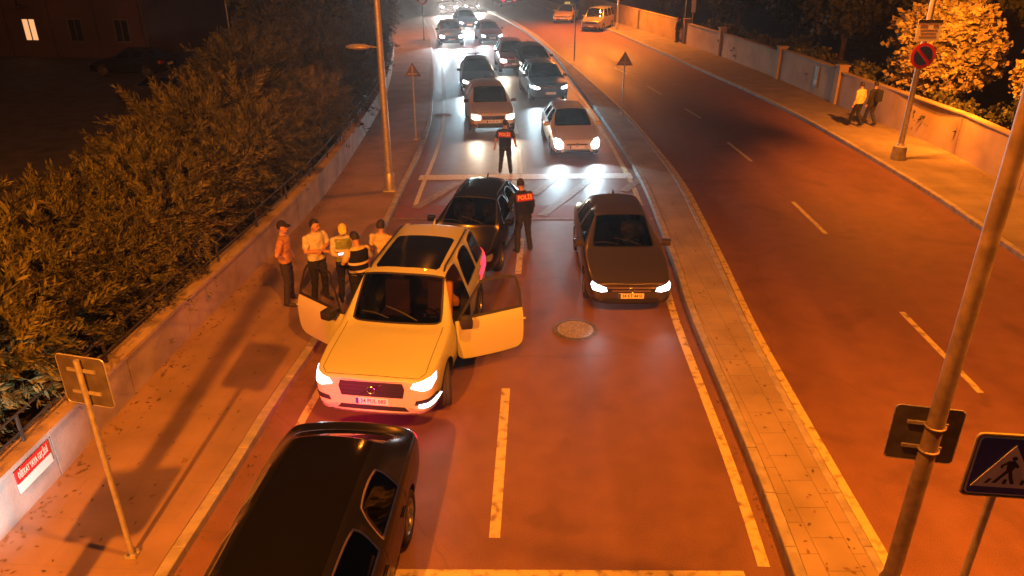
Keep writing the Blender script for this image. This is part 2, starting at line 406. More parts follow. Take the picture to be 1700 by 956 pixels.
# ------------------------------------------------------------------ walls
def wall(name, fn, side, y0, y1, h, th, panel, m, label, cap=None, rail=False, grp=None):
    root = empty(name, (fn(y0), y0, 0), 0, label, 'wall', grp); ox, oy = fn(y0), y0
    bm = bmesh.new(); y = y0
    while y < y1 - .05:
        e = min(y1, y + panel); a = y + .012; b = e - .012
        for (p, q) in zip(ys(a, b, 1.3), ys(a, b, 1.3)[1:]):
            x0, x1 = fn(p) - ox, fn(q) - ox
            v = [bm.verts.new(c) for c in ((x0, p-oy, 0), (x0+side*th, p-oy, 0), (x1+side*th, q-oy, 0), (x1, q-oy, 0),
                 (x0, p-oy, h), (x0+side*th, p-oy, h), (x1+side*th, q-oy, h), (x1, q-oy, h))]
            for f in ((4,5,6,7),(1,0,4,5),(2,1,5,6),(3,2,6,7),(0,3,7,4)): bm.faces.new([v[i] for i in f])
        y = e
    bmesh.ops.remove_doubles(bm, verts=bm.verts, dist=.001)
    # backing that closes the joints
    for (p, q) in zip(ys(y0, y1, 2), ys(y0, y1, 2)[1:]):
        x0, x1 = fn(p) - ox + side*.03, fn(q) - ox + side*.03; t2 = side*(th-.06)
        v = [bm.verts.new(c) for c in ((x0, p-oy, 0), (x0+t2, p-oy, 0), (x1+t2, q-oy, 0), (x1, q-oy, 0), (x0, p-oy, h-.02), (x0+t2, p-oy, h-.02), (x1+t2, q-oy, h-.02), (x1, q-oy, h-.02))]
        for f in ((4,5,6,7),(1,0,4,5),(2,1,5,6),(3,2,6,7),(0,3,7,4)): bm.faces.new([v[i] for i in f])
    bm_obj('wall_panels', bm, m, root)
    if cap:
        bm = bmesh.new(); y = y0
        while y < y1 - .05:
            e = min(y1, y + panel); a = y + .006; b = e - .006
            x0, x1 = fn(a) - ox - side*.03, fn(b) - ox - side*.03; t2 = side*(th+.06)
            v = [bm.verts.new(c) for c in ((x0, a-oy, h+.003), (x0+t2, a-oy, h+.003), (x1+t2, b-oy, h+.003), (x1, b-oy, h+.003), (x0, a-oy, h+cap), (x0+t2, a-oy, h+cap), (x1+t2, b-oy, h+cap), (x1, b-oy, h+cap))]
            for f in ((4,5,6,7),(1,0,4,5),(2,1,5,6),(3,2,6,7),(0,3,7,4)): bm.faces.new([v[i] for i in f])
            y = e
        bm_obj('coping', bm, m, root)
    return root
wl = wall('retaining_wall', WL, -1, -8, 84, .82, .28, 2.05, M_WALL, 'long pale panelled concrete wall between the left sidewalk and the dense trees', cap=.07)
M_FENCE = mat('fence_paint', (.05, .05, .045), .5, metal=.4)
fr = empty('railing', (WL(2), 2, .89), 0, 'low dark metal railing on top of the left concrete wall, half hidden in leaves', 'railing')
bm = bmesh.new()
fx = lambda y: WL(y) - .16 - WL(2)
for z in (.16, .42): tube(bm, [(fx(y), y - 2, z) for y in ys(2, 60, 2)], .018, 6)
bm_obj('rails', bm, M_FENCE, fr)
for i in range(29):
    y = 2 + i*2.05; bm = bmesh.new(); box(bm, (fx(y), y - 2, .21), (.035, .035, .44)); bm_obj('post', bm, M_FENCE, fr)
# right side: stepped pieces of wall with pillars
segs = [(9, 21.5, 1.35, 'orange lit rendered wall piece nearest the camera on the right sidewalk'),
        (21.5, 34.5, 1.5, 'bright orange rendered wall piece behind the parking sign and the two walkers'),
        (34.9, 41.3, 1.62, 'taller stained wall piece carrying the grey notice, left of the two walkers'),
        (41.7, 56.2, 1.5, 'long dull pinkish wall piece with a pillar, middle of the right side'),
        (58.0, 84, 1.6, 'far orange lit wall piece behind the parked taxi and van')]
for i, (a, b, h, lb) in enumerate(segs):
    wall('boundary_wall', WR, 1, a, b, h, .25, 4.2 if i != 3 else 7.2, M_WALLR, lb, cap=.05, grp='wall pieces along the right sidewalk')
def pillar(y, h, lb):
    root = empty('wall_pillar', (WR(y) + .1, y, 0), .05, lb, 'pillar', 'pillars of the right wall')
    bm = bmesh.new(); box(bm, (0, 0, h/2), (.42, .40, h), bevel=.01); bm_obj('shaft', bm, M_WALLR, root)
    bm = bmesh.new(); box(bm, (0, 0, h + .04), (.5, .48, .07), bevel=.01); bm_obj('cap', bm, M_WALLR, root)
pillar(34.7, 1.78, 'square rendered pillar beside the wall piece with the grey notice')
pillar(41.5, 1.75, 'square rendered pillar at the far end of the notice wall piece')
pillar(50.3, 1.8, 'square pale pillar halfway along the dull pinkish wall piece')
pillar(56.5, 1.75, 'square pillar at the gap in the right wall beside the dark figure')
# notice on the wall
n0 = g(1358, 160); yn = 36.9
root = empty('wall_notice', (WR(yn) - .03, yn, .0), 0, 'narrow grey notice panel fixed upright on the right wall', 'notice')
bm = bmesh.new(); box(bm, (0, 0, .98), (.04, .42, 1.0), bevel=.008); bm_obj('board', bm, mat('notice_grey', (.10, .115, .12), .6, var=.3, scale=5), root)
bm = bmesh.new(); box(bm, (-.024, 0, .72), (.01, .34, .2)); bm_obj('paper', bm, mat('notice_paper', (.30, .33, .34), .6), root)
# red banner with white lower strip on the left wall
ya, yb = g(20, 815, .6).y + .0, g(84, 745, .6).y
ya, yb = g(24, 802, .62).y, g(80, 748, .62).y
x = WL((ya + yb)/2); ang = math.atan2(WL(yb) - WL(ya), yb - ya)
root = empty('wall_banner', (x + .022, (ya+yb)/2, .0), -ang, 'small red banner with pale lettering above a white strip on the left wall', 'banner')
bm = bmesh.new(); box(bm, (0, 0, .69), (.02, yb-ya, .19)); bm_obj('red_field', bm, M_SIGNRED, root)
bm = bmesh.new(); box(bm, (0, 0, .52), (.02, yb-ya, .14)); bm_obj('white_strip', bm, M_WHITE, root)
text_obj('lettering', 'DİKKAT YAYA GEÇİDİ', .14, mat('pale_lettering', (.75, .5, .42), .6), root, (.013, 0, .69), (R(90), 0, R(90)), .002, fit=(yb-ya)*.88)
# ------------------------------------------------------------------ cars
SPECS = {
 'suv':   dict(L=5.10, W=2.04, H=1.82, fo=.90, wb=2.98, zb=.26, hn=.98, hc=1.13, b0=1.10, b1=1.16, xc=1.02, xa=.34, xb=-.42, xcp=-1.40, xr=-2.06, xd=-2.40, zd=1.14, tail=1.06, rw=.385, wr=.70, fl=.9),
 'suv2':  dict(L=4.35, W=1.84, H=1.64, fo=.83, wb=2.66, zb=.24, hn=.90, hc=1.06, b0=1.02, b1=1.08, xc=.88, xa=.22, xb=-.36, xcp=-1.20, xr=-1.66, xd=-2.02, zd=1.05, tail=.98, rw=.34, wr=.66, fl=.9),
 'hatch': dict(L=4.12, W=1.76, H=1.47, fo=.84, wb=2.56, zb=.20, hn=.74, hc=.97, b0=.93, b1=1.00, xc=.92, xa=.14, xb=-.36, xcp=-1.14, xr=-1.45, xd=-1.88, zd=.99, tail=.92, rw=.31, wr=.62, fl=.86),
 'sedan': dict(L=4.55, W=1.81, H=1.52, fo=.90, wb=2.65, zb=.20, hn=.76, hc=.97, b0=.92, b1=.99, xc=.88, xa=.08, xb=-.42, xcp=-1.16, xr=-1.28, xd=-1.84, zd=1.04, tail=.99, rw=.32, wr=.61, fl=.86),
 'coupe': dict(L=5.00, W=1.92, H=1.46, fo=.88, wb=3.00, zb=.18, hn=.78, hc=.99, b0=.94, b1=1.01, xc=1.34, xa=.76, xb=-.22, xcp=-1.22, xr=-1.55, xd=-2.14, zd=1.05, tail=1.00, rw=.345, wr=.62, fl=.86),
 'van':   dict(L=4.40, W=1.82, H=1.84, fo=.84, wb=2.70, zb=.22, hn=.90, hc=1.10, b0=1.08, b1=1.10, xc=1.20, xa=.62, xb=-.20, xcp=-1.30, xr=-2.04, xd=-2.14, zd=1.10, tail=1.02, rw=.32, wr=.74, fl=.92),
}
BODY, WIND, REARW, SIDE, DOORM, DARK, SIDEF = range(7)
def paint(name, c, metallic=0.0, rough=.3):
    return mat('paint_' + name, c, rough, metal=metallic, coat=.12 if max(c) < .02 else .7, spec=.3 if max(c) < .02 else None)
def carcage(S):
    L, W, H = S['L'], S['W'], S['H']; X = L / 2
    hn, hc, b0, b1 = S['hn'], S['hc'], S['b0'], S['b1']; zb = S['zb']
    hm = (hn + hc) / 2 + .02
    sed = S['xd'] > -X + .35
    # (xl, xu, wmul, zbot, zbelt, ztop, roof?)
    st = [(X - .005, X - .01, .76, zb + .10, hn - .10, hn - .06, 0),
          (X - .07, X - .07, .90, zb + .02, hn - .05, hn - .005, 0),
          (X - .34, X - .34, .975, zb, hn + .005, hn + .06, 0),
          ((X + S['xc']) / 2 - .1, (X + S['xc']) / 2 - .1, 1.0, zb, (hn + b0) / 2 + .02, hm + .02, 0),
          (S['xc'] + .08, S['xc'], 1.0, zb, b0, hc, 0),
          (S['xc'] - .10, S['xa'], 1.0, zb, b0 + .01, H - .03, 1),
          (S['xb'] + .04, S['xb'] - .0, 1.0, zb, (b0 + b1) / 2, H, 1),
          (S['xb'] - .05, S['xb'] - .09, 1.0, zb, (b0 + b1) / 2, H, 1),
          (S['xcp'] + .04, S['xcp'] + .02, 1.0, zb, b1, H - .02, 1),
          (S['xcp'] - .05, S['xcp'] - .06, .995, zb, b1, H - .025, 1),
          (S['xr'] - .12, S['xr'], .985, zb, b1, H - .06, 1),
          (max(S['xd'] + .02, -X + .2), S['xd'], .965, zb + .02, b1 - .0, S['zd'], 0)]
    if sed: st += [((S['xd'] - X) / 2, (S['xd'] - X) / 2 - .05, .95, zb + .03, S['tail'] - .02, S['zd'] - .0, 0),
                   (-X + .12, -X + .12, .88, zb + .06, S['tail'] - .04, S['tail'] + .02, 0), (-X, -X + .01, .66, zb + .12, S['tail'] - .12, S['tail'] - .06, 0)]
    else: st += [(-X + .06, -X + .07, .91, zb + .05, S['tail'] - .02, S['tail'] + .03, 0), (-X, -X + .01, .79, zb + .12, S['tail'] - .12, S['tail'] - .06, 0)]
    n = len(st); rings = []
    for i, (xl, xu, wm, zo, zbt, zt, roof) in enumerate(st):
        w2 = W / 2 * wm; wr = S['wr'] * W / 2
        bow = .0 if i > 12 else (.12 if i == 4 else .10 if i == 5 else .05 if i < 3 else -.04 if i in (10,) else 0)
        if n - 1 - i < 2: bow = -.05
        if not roof and i >= 11 - 0 and i <= 11: bow = -.07
        zm = zo + (zbt - zo) * .5
        p = [(xl + bow * .5, 0, zo), (xl, w2 * .80, zo), (xl, w2 * .965, zo + .09), (xl, w2, zm), (xl, w2 * .99, zbt - .12), (xl, w2 * .935, zbt)]
        if roof: p += [(xu, wr, zt - .075), (xu + bow * .6, wr * .62, zt - .012), (xu + bow, 0, zt)]
        else:
            e = min(.05, max(.012, zt - zbt))
            wi = (.80 if i < 4 or i > 11 else .79)
            p += [(xu, w2 * wi, max(zbt + .008, zt - .04)), (xu + bow * .7, w2 * .45, zt - .006), (xu + bow, 0, zt + .004)]
        rings.append(p)
    return st, rings
def build_body(S):
    """subdivided shell; faces carry zone ids as material index"""
    st, rings = carcage(S); n = len(rings)
    bm = bmesh.new(); cl = bm.edges.layers.float.get('crease_edge') or bm.edges.layers.float.new('crease_edge')
    V = []
    for r in rings:
        row = [bm.verts.new(p) for p in r]; row += [bm.verts.new((r[k][0], -r[k][1], r[k][2])) for k in range(7, 0, -1)]
        V.append(row)
    def zone(i, k):
        kk = k if k < 8 else 15 - k      # section segment index 0..7
        if i == 4 and kk in (6, 7): return WIND
        if i == 10 and kk in (6, 7): return REARW
        if kk == 5 and i in (5,): return SIDEF
        if kk == 5 and i in ((7,) if S['L'] == 5.0 else (7, 9)): return SIDE
        if kk in (2, 3, 4) and i == 5: return DOORM
        return BODY
    for i in range(n - 1):
        for k in range(16):
            a, b = V[i][k], V[i][(k+1) % 16]; c, d = V[i+1][(k+1) % 16], V[i+1][k]
            bm.faces.new((a, d, c, b)).material_index = zone(i, k)
    for i, fl in ((0, 1), (n - 1, 0)):
        r = V[i]
        for k in range(1, 7):
            q = (r[k], r[k+1], r[16-k-1], r[16-k]); bm.faces.new(q if fl else q[::-1])
        bm.faces.new((r[0], r[1], r[15]) if fl else (r[15], r[1], r[0])); bm.faces.new((r[7], r[8], r[9]) if fl else (r[9], r[8], r[7]))
    bm.edges.ensure_lookup_table()
    for e in bm.edges:
        z = set(f.material_index for f in e.link_faces)
        if len(z) > 1: e[cl] = .92
    def crease(i, k, v, along=True):
        for s in (k, 16 - k if k else 0):
            a = V[i][s % 16]; b = V[i+1][s % 16] if along else V[i][(s+1) % 16]
            e = bm.edges.get((a, b))
            if e: e[cl] = max(e[cl], v)
    for i in range(1, n - 2): crease(i, 1, .5); crease(i, 2, .25)
    for i in range(4, 11): crease(i, 5, .5)
    for i in range(1, 4): crease(i, 5, .35); crease(i, 6, .3)
    for i in range(5, 10): crease(i, 6, .2)
    bmesh.ops.recalc_face_normals(bm, faces=bm.faces)
    me = bpy.data.meshes.new('shell'); bm.to_mesh(me); bm.free()
    for j in range(7): me.materials.append(None)
    o = bpy.data.objects.new('shell', me); col.objects.link(o)
    m = o.modifiers.new('s', 'SUBSURF'); m.levels = m.render_levels = 3; m.subdivision_type = 'CATMULL_CLARK'
    dg = bpy.context.evaluated_depsgraph_get()
    closed = bpy.data.meshes.new_from_object(o.evaluated_get(dg))
    b2 = bmesh.new(); b2.from_mesh(closed); bvh = BVHTree.FromBMesh(b2); b2.free()
    # wheel wells
    cb = bmesh.new(); X = S['L'] / 2
    for wx in (X - S['fo'], X - S['fo'] - S['wb']):
        for s in (-1, 1):
            r = bmesh.ops.create_cone(cb, cap_ends=True, segments=40, radius1=S['rw'] + .055, radius2=S['rw'] + .055, depth=.62,
                matrix=Matrix.Translation((wx, s * S['W'] / 2, S['rw'] + .01)) @ Matrix.Rotation(R(90), 4, 'X'))
    for f in cb.faces: f.material_index = DARK
    cm = bpy.data.meshes.new('cut'); cb.to_mesh(cm); cb.free()
    for j in range(7): cm.materials.append(None)
    co = bpy.data.objects.new('cut', cm); col.objects.link(co)
    bo = o.modifiers.new('b', 'BOOLEAN'); bo.operation = 'DIFFERENCE'; bo.object = co; bo.solver = 'EXACT'; bo.material_mode = 'INDEX'
    bpy.context.view_layer.update()
    me2 = bpy.data.meshes.new_from_object(o.evaluated_get(bpy.context.evaluated_depsgraph_get()))
    bpy.data.objects.remove(o); bpy.data.objects.remove(co)
    return me2, bvh, st
def extract(me, keep, name, mats, parent, region=None, inset=None, solid=0, remap=None, smooth=50):
    bm = bmesh.new(); bm.from_mesh(me)
    kill = [f for f in bm.faces if not (keep(f))]
    bmesh.ops.delete(bm, geom=kill, context='FACES')
    if not bm.faces: bm.free(); return None
    if inset:
        bmesh.ops.inset_region(bm, faces=bm.faces[:], thickness=inset[0], depth=inset[1], use_boundary=True, use_even_offset=True)
    if remap is not None:
        for f in bm.faces: f.material_index = remap(f)
    if solid:
        bmesh.ops.solidify(bm, geom=bm.faces[:], thickness=solid)
    out = bpy.data.meshes.new(name); bm.to_mesh(out); bm.free()
    return link(name, out, mats, parent, smooth)
def islands(me, zone):
    bm = bmesh.new(); bm.from_mesh(me); bm.faces.ensure_lookup_table()
    fs = [f for f in bm.faces if f.material_index in zone]; seen = set(); res = []
    inz = set(f.index for f in fs)
    for f in fs:
        if f.index in seen: continue
        st = [f]; seen.add(f.index); comp = []
        while st:
            q = st.pop(); comp.append(q.index)
            for e in q.edges:
                for h in e.link_faces:
                    if h.index in inz and h.index not in seen: seen.add(h.index); st.append(h)
        c = sum((bm.faces[i].calc_center_median() for i in comp), Vector()) / len(comp)
        res.append((set(comp), c))
    bm.free(); return res
class Skin:
    def __init__(s, bvh): s.b = bvh
    def hit(s, p, d):
        o = Vector(p) - Vector(d) * 6
        h = s.b.ray_cast(o, Vector(d)); return h
def patch(sk, name, poly, axis, m, parent, off_=.008, cuts=3, thick=.012, sgn=1):
    """a lens / grille / trim that follows the body. axis 'f' (poly y,z) from the front, 'r' rear, 't' top (x,y), 's' side (x,z)"""
    D = {'f': (-1, 0, 0), 'r': (1, 0, 0), 't': (0, 0, -1), 's': (0, -sgn, 0)}[axis]
    P = {'f': lambda a, b: (0, a, b), 'r': lambda a, b: (0, a, b), 't': lambda a, b: (a, b, 0), 's': lambda a, b: (a, 0, b)}[axis]
    bm = bmesh.new(); bm.faces.new([bm.verts.new(P(a, b)) for a, b in poly])
    bmesh.ops.triangulate(bm, faces=bm.faces[:])
    for _ in range(cuts):
        bmesh.ops.subdivide_edges(bm, edges=bm.edges[:], cuts=1, use_grid_fill=True)
    d = Vector(D); miss = []
    nor = {}
    for v in bm.verts:
        h, nn, _, _ = sk.hit(v.co, d)
        if h is None: miss.append(v); continue
        if nn.dot(d) > 0: nn = -nn
        v.co = h + nn * off_; nor[v] = nn
    if miss: bmesh.ops.delete(bm, geom=miss, context='VERTS')
    if not bm.faces: bm.free(); return None
    bmesh.ops.recalc_face_normals(bm, faces=bm.faces)
    f0 = bm.faces[:]; avg = sum((f.normal * f.calc_area() for f in f0), Vector())
    if avg.dot(d) > 0: bmesh.ops.reverse_faces(bm, faces=f0)
    ed = [e for e in bm.edges if len(e.link_faces) == 1]
    r = bmesh.ops.extrude_edge_only(bm, edges=ed)
    for v in [x for x in r['geom'] if isinstance(x, bmesh.types.BMVert)]: v.co += d * (thick + off_)
    me = bpy.data.meshes.new(name); bm.to_mesh(me); bm.free()
    return link(name, me, m, parent, 60)
def ribbon(sk, bm, pts, axis, wd, off_=.004, sgn=1, step=.05):
    D = {'f': (-1, 0, 0), 'r': (1, 0, 0), 't': (0, 0, -1), 's': (0, -sgn, 0)}[axis]; d = Vector(D)
    P = {'f': lambda a, b: (0, a, b), 'r': lambda a, b: (0, a, b), 't': lambda a, b: (a, b, 0), 's': lambda a, b: (a, 0, b)}[axis]
    q = []
    for (a, b) in zip(pts, pts[1:]):
        n = max(1, int(math.dist(a, b) / step))
        for i in range(n): q.append((a[0] + (b[0]-a[0])*i/n, a[1] + (b[1]-a[1])*i/n))
    q.append(pts[-1]); hs = []
    for a in q:
        h, nn, _, _ = sk.hit(P(*a), d)
        if h is None: continue
        if nn.dot(d) > 0: nn = -nn
        hs.append((h + nn * off_, nn))
    L = []
    for i, (h, nn) in enumerate(hs):
        t = (hs[min(i+1, len(hs)-1)][0] - hs[max(i-1, 0)][0])
        if t.length < 1e-6: continue
        s = nn.cross(t.normalized()) * wd / 2
        L.append((bm.verts.new(h + s), bm.verts.new(h - s)))
    for a, b in zip(L, L[1:]): bm.faces.new((a[0], a[1], b[1], b[0]))
def wheel_mesh(rw, rim_style=5):
    bm = bmesh.new(); wd = .23; seg = 36
    prof = [(-wd/2+.02, rw*.66), (-wd/2, rw*.76), (-wd/2, rw*.92), (-wd/2+.03, rw*.985), (-wd*.2, rw), (-wd*.18, rw-.008), (-wd*.12, rw-.008), (-wd*.1, rw), (wd*.1, rw), (wd*.12, rw-.008), (wd*.18, rw-.008), (wd*.2, rw), (wd/2-.03, rw*.985), (wd/2, rw*.92), (wd/2, rw*.76), (wd/2-.02, rw*.66)]
    def lathe(prof, close=False):
        rings = [[bm.verts.new((r*math.cos(2*math.pi*k/seg), y, r*math.sin(2*math.pi*k/seg))) for k in range(seg)] for y, r in prof]
        for a, b in zip(rings, rings[1:]):
            for k in range(seg): bm.faces.new((a[k], a[(k+1)%seg], b[(k+1)%seg], b[k]))
    lathe(prof)
    bmesh.ops.recalc_face_normals(bm, faces=bm.faces)
    ty = bpy.data.meshes.new('tyre'); bm.to_mesh(ty); bm.free()
    bm = bmesh.new(); r0 = rw * .67
    lathe([(wd/2-.015, r0), (wd/2-.005, r0-.012), (wd/2-.03, r0-.025), (wd/2-.06, r0-.03), (-wd/2+.02, r0-.03)])
    for k in range(rim_style):
        a = 2*math.pi*k/rim_style
        for da in (-.13, .13):
            m = Matrix.Rotation(a + da, 3, 'Y')
            box(bm, m @ Vector((r0*.5, wd/2-.045, 0)), (r0*.98, .03, .035), m)
    bmesh.ops.create_cone(bm, cap_ends=True, segments=20, radius1=.06, radius2=.05, depth=.05, matrix=Matrix.Translation((0, wd/2-.04, 0)) @ Matrix.Rotation(R(90), 4, 'X'))
    rm = bpy.data.meshes.new('rim'); bm.to_mesh(rm); bm.free()
    bm = bmesh.new(); bmesh.ops.create_cone(bm, cap_ends=True, segments=24, radius1=r0*.8, radius2=r0*.8, depth=.02, matrix=Matrix.Translation((0, .02, 0)) @ Matrix.Rotation(R(90), 4, 'X'))
    dm = bpy.data.meshes.new('brake_disc'); bm.to_mesh(dm); bm.free()
    return ty, rm, dm
BCACHE = {}; WCACHE = {}
def mirror_part(parent, x, y, z, s, pm, k=1.0):
    bm = bmesh.new()
    box(bm, (x - .02, s*(y + .13*k), z), (.16*k, .20*k, .13*k), Matrix.Rotation(R(-12*s), 3, 'Z'), bevel=.035)
    tube(bm, [(x + .02, s*(y - .03), z - .05), (x, s*(y + .10), z - .03)], .022, 6)
    o = bm_obj('side_mirror', bm, pm, parent, 40)
    bm = bmesh.new(); box(bm, (x - .102*k, s*(y + .135*k), z), (.006, .15*k, .09*k), Matrix.Rotation(R(-12*s), 3, 'Z')); bm_obj('mirror_glass', bm, M_CHROME, o)
    return o
def seat_part(parent, x, y, z, m, wd=.5):
    bm = bmesh.new()
    box(bm, (x, y, z + .08), (.5, wd, .16), bevel=.05)
    box(bm, (x - .30, y, z + .38), (.15, wd*.96, .60), Matrix.Rotation(R(-14), 3, 'Y'), bevel=.05)
    box(bm, (x - .40, y, z + .76), (.10, .26, .18), Matrix.Rotation(R(-10), 3, 'Y'), bevel=.04)
    return bm_obj('seat', bm, m, parent, 40)
def car(name, kind, loc, heading, pm, label, cat='car', group=None, lights='on', glassm=None, head=None, opts=(), plate=None, steer=0, spot=260, seatm=None, front='std', trim=None, rails=False, tail_w=0, beam=None):
    """heading: direction of the nose, degrees from +X"""
    S = SPECS[kind]; X = S['L']/2; W = S['W']; head = head or M_HEAD; glassm = glassm or M_GLASS
    if kind not in BCACHE: BCACHE[kind] = build_body(S); 
    me, bvh, st = BCACHE[kind]; sk = Skin(bvh)
    root = empty(name, (loc[0], loc[1], 0), R(heading), label, cat, group)
    opendoors = 'opendoors' in opts
    isl = {z: islands(me, z if isinstance(z, tuple) else (z,)) for z in (WIND, REARW, SIDE, SIDEF)}
    bodymats = [pm, M_BLACK]
    lower = trim or pm
    keepz = (BODY, DARK) + (() if opendoors else (DOORM,))
    def remap(f):
        return 1 if f.material_index == DARK else 0
    body = extract(me, lambda f: f.material_index in keepz, 'body', bodymats, root, remap=remap, smooth=38)
    framew = .028
    def glass_panel(nm, comp, par, ins=framew):
        fr_ = {}
        def rm(f): return 0
        bm = bmesh.new(); bm.from_mesh(me); bm.faces.ensure_lookup_table()
        bmesh.ops.delete(bm, geom=[f for f in bm.faces if f.index not in comp], context='FACES')
        r = bmesh.ops.inset_region(bm, faces=bm.faces[:], thickness=ins, depth=-.004, use_boundary=True, use_even_offset=True)
        rim = set(r['faces'])
        for f in bm.faces: f.material_index = 1 if f in rim else 0
        o = bpy.data.meshes.new(nm); bm.to_mesh(o); bm.free()
        return link(nm, o, [glassm, M_CHROME if 'chromewin' in opts and nm == 'side_window' else M_BLACK], par, 60)
    for comp, c in isl[WIND]: glass_panel('windscreen', comp, root, .035)
    for comp, c in isl[REARW]: glass_panel('rear_window', comp, root)
    for comp, c in isl[SIDE]: glass_panel('side_window', comp, root)
    xh, yh = S['xc'] - .02, W/2 * .97
    for comp, c in isl[SIDEF]:
        if not opendoors: glass_panel('side_window', comp, root); continue
    if opendoors:
        doors = islands(me, (DOORM,))
        for comp, c in doors:
            s = 1 if c.y > 0 else -1
            bm = bmesh.new(); bm.from_mesh(me); bm.faces.ensure_lookup_table()
            bmesh.ops.delete(bm, geom=[f for f in bm.faces if f.index not in comp], context='FACES')
            for f in bm.faces: f.material_index = 0
            src = bm.faces[:]
            r = bmesh.ops.solidify(bm, geom=src, thickness=.07)
            hx = S['xc'] - .10
            piv = Vector((hx, s*yh, 0))
            # keep the outer skin painted, inner skin trim
            for f in bm.faces:
                cc = f.calc_center_median(); 
                f.material_index = 1 if (f.normal.y * s < -.3) else 0
            bmesh.ops.translate(bm, verts=bm.verts, vec=-piv)
            md = bpy.data.meshes.new('door'); bm.to_mesh(md); bm.free()
            d = link('door', md, [pm, M_BLACK], root, 40); d.location = piv
            d.rotation_euler = (0, 0, s * R(-58))
            for cw, c2 in isl[SIDEF]:
                if c2.y * s > 0:
                    gw = glass_panel('window', cw, d, .05); gw.location = -piv; gw.data.materials[0] = M_GLASSC
                    bm = bmesh.new()
                    bm.from_mesh(gw.data); 
            bm = bmesh.new()
            box(bm, (S['xb'] + .12 - hx, s*.012, S['b0'] - .16), (.2, .03, .03), bevel=.008)
            bm_obj('handle', bm, pm, d, 40)
            bm = bmesh.new(); box(bm, (-.55, s*-.10, S['b0'] - .35), (.7, .06, .10), bevel=.02); box(bm, (-.55, s*-.09, S['zb'] + .28), (.8, .05, .14), bevel=.02)
            bm_obj('armrest', bm, mat('door_trim', (.04, .035, .03), .6), d, 40)
            mo = mirror_part(d, 0, 0, 0, s, M_BLACK if kind == 'suv' else pm, 1.25); mo.location = Vector((.0, s*.0, S['b0'] + .08)) - Vector((0, s*0, 0))
            mo.location.x -= .12
    else:
        for s in (-1, 1): mirror_part(root, S['xc'] - .17, W/2*.92, S['b0'] + .07, s, trim or pm)
    # wheels
    if (kind,) not in WCACHE: WCACHE[(kind,)] = wheel_mesh(S['rw'], 5 if kind != 'coupe' else 7)
    ty, rm, dm = WCACHE[(kind,)]
    for k, wx in enumerate((X - S['fo'], X - S['fo'] - S['wb'])):
        for s in (-1, 1):
            t = bpy.data.objects.new('wheel', ty); col.objects.link(t); t.parent = root
            if not ty.materials: ty.materials.append(M_RUBBER)
            t.location = (wx, s*(W/2 - .135 + (.03 if kind == 'suv' else 0)), S['rw'])
            t.rotation_euler = (0, 0, (R(180) if s < 0 else 0) + (R(steer) if k == 0 else 0))
            r_ = bpy.data.objects.new('rim', rm); col.objects.link(r_); r_.parent = t
            if not rm.materials: rm.materials.append(M_RIM)
            b_ = bpy.data.objects.new('brake_disc', dm); col.objects.link(b_); b_.parent = t
            if not dm.materials: dm.materials.append(M_DARKST)
            for p in ty.polygons: p.use_smooth = True
    # ---- nose
    h = S['hn']; y = W/2; zb = S['zb']
    hl = head if lights == 'on' else M_HEADOFF
    if front == 'big':      # upright wide grille, slim lamps
        G = [(-.44, h-.36), (-.47, h-.20), (-.44, h-.10), (.44, h-.10), (.47, h-.20), (.44, h-.36)]
        HLp = [(.56, h-.17), (.60, h-.09), (.78, h-.055), (.85, h-.05), (.86, h-.13), (.82, h-.20), (.72, h-.215)]
        LI = [(-.52, zb+.12), (-.46, zb+.20), (.46, zb+.20), (.52, zb+.12)]
        FV = [(.60, zb+.24), (.62, zb+.32), (.86, zb+.38), (.90, zb+.28)]
        pz = zb + .285
    elif front == 'duster':
        G = [(-.42, h-.28), (-.45, h-.14), (.45, h-.14), (.42, h-.28)]
        HLp = [(.50, h-.28), (.50, h-.12), (.72, h-.08), (.84, h-.10), (.84, h-.24), (.70, h-.30)]
        LI = [(-.62, zb+.06), (-.55, zb+.20), (.55, zb+.20), (.62, zb+.06)]
        FV = [(.64, zb+.10), (.64, zb+.20), (.80, zb+.22), (.80, zb+.12)]
        pz = zb + .30
    elif front == 'tall':
        G = [(-.36, h-.22), (-.38, h-.17), (.38, h-.17), (.36, h-.22)]
        HLp = [(.52, h-.32), (.50, h-.16), (.62, h-.03), (.78, h-.01), (.84, h-.12), (.80, h-.30), (.66, h-.36)]
        LI = [(-.50, zb+.06), (-.46, zb+.17), (.46, zb+.17), (.50, zb+.06)]
        FV = [(.58, zb+.06), (.58, zb+.14), (.74, zb+.16), (.74, zb+.08)]
        pz = zb + .26
    else:
        G = [(-.52, h-.235), (-.55, h-.14), (.55, h-.14), (.52, h-.235)]
        HLp = [(.50, h-.22), (.52, h-.14), (.70, h-.085), (.79, h-.06), (.82, h-.12), (.79, h-.20), (.62, h-.235)]
        LI = [(-.64, zb+.05), (-.56, zb+.19), (.56, zb+.19), (.64, zb+.05)]
        FV = [(.66, zb+.06), (.67, zb+.16), (.80, zb+.18), (.80, zb+.08)]
        pz = zb + .245
    k = W / 1.84
    sc2 = lambda P, s=1: [(a*k*s, b) for a, b in P]
    gr = patch(sk, 'grille', sc2(G), 'f', mat('grille_mesh', (.008, .008, .009), .7), root, .006)
    bm = bmesh.new(); zlo = min(b for a, b in G); zhi = max(b for a, b in G); n = 4 if zhi - zlo > .15 else 2
    for i in range(1, n): ribbon(sk, bm, [(-.42*k, zlo + (zhi-zlo)*i/n), (.42*k, zlo + (zhi-zlo)*i/n)], 'f', .012, .012)
    if bm.verts: bm_obj('grille_bars', bm, M_BLACK, root)
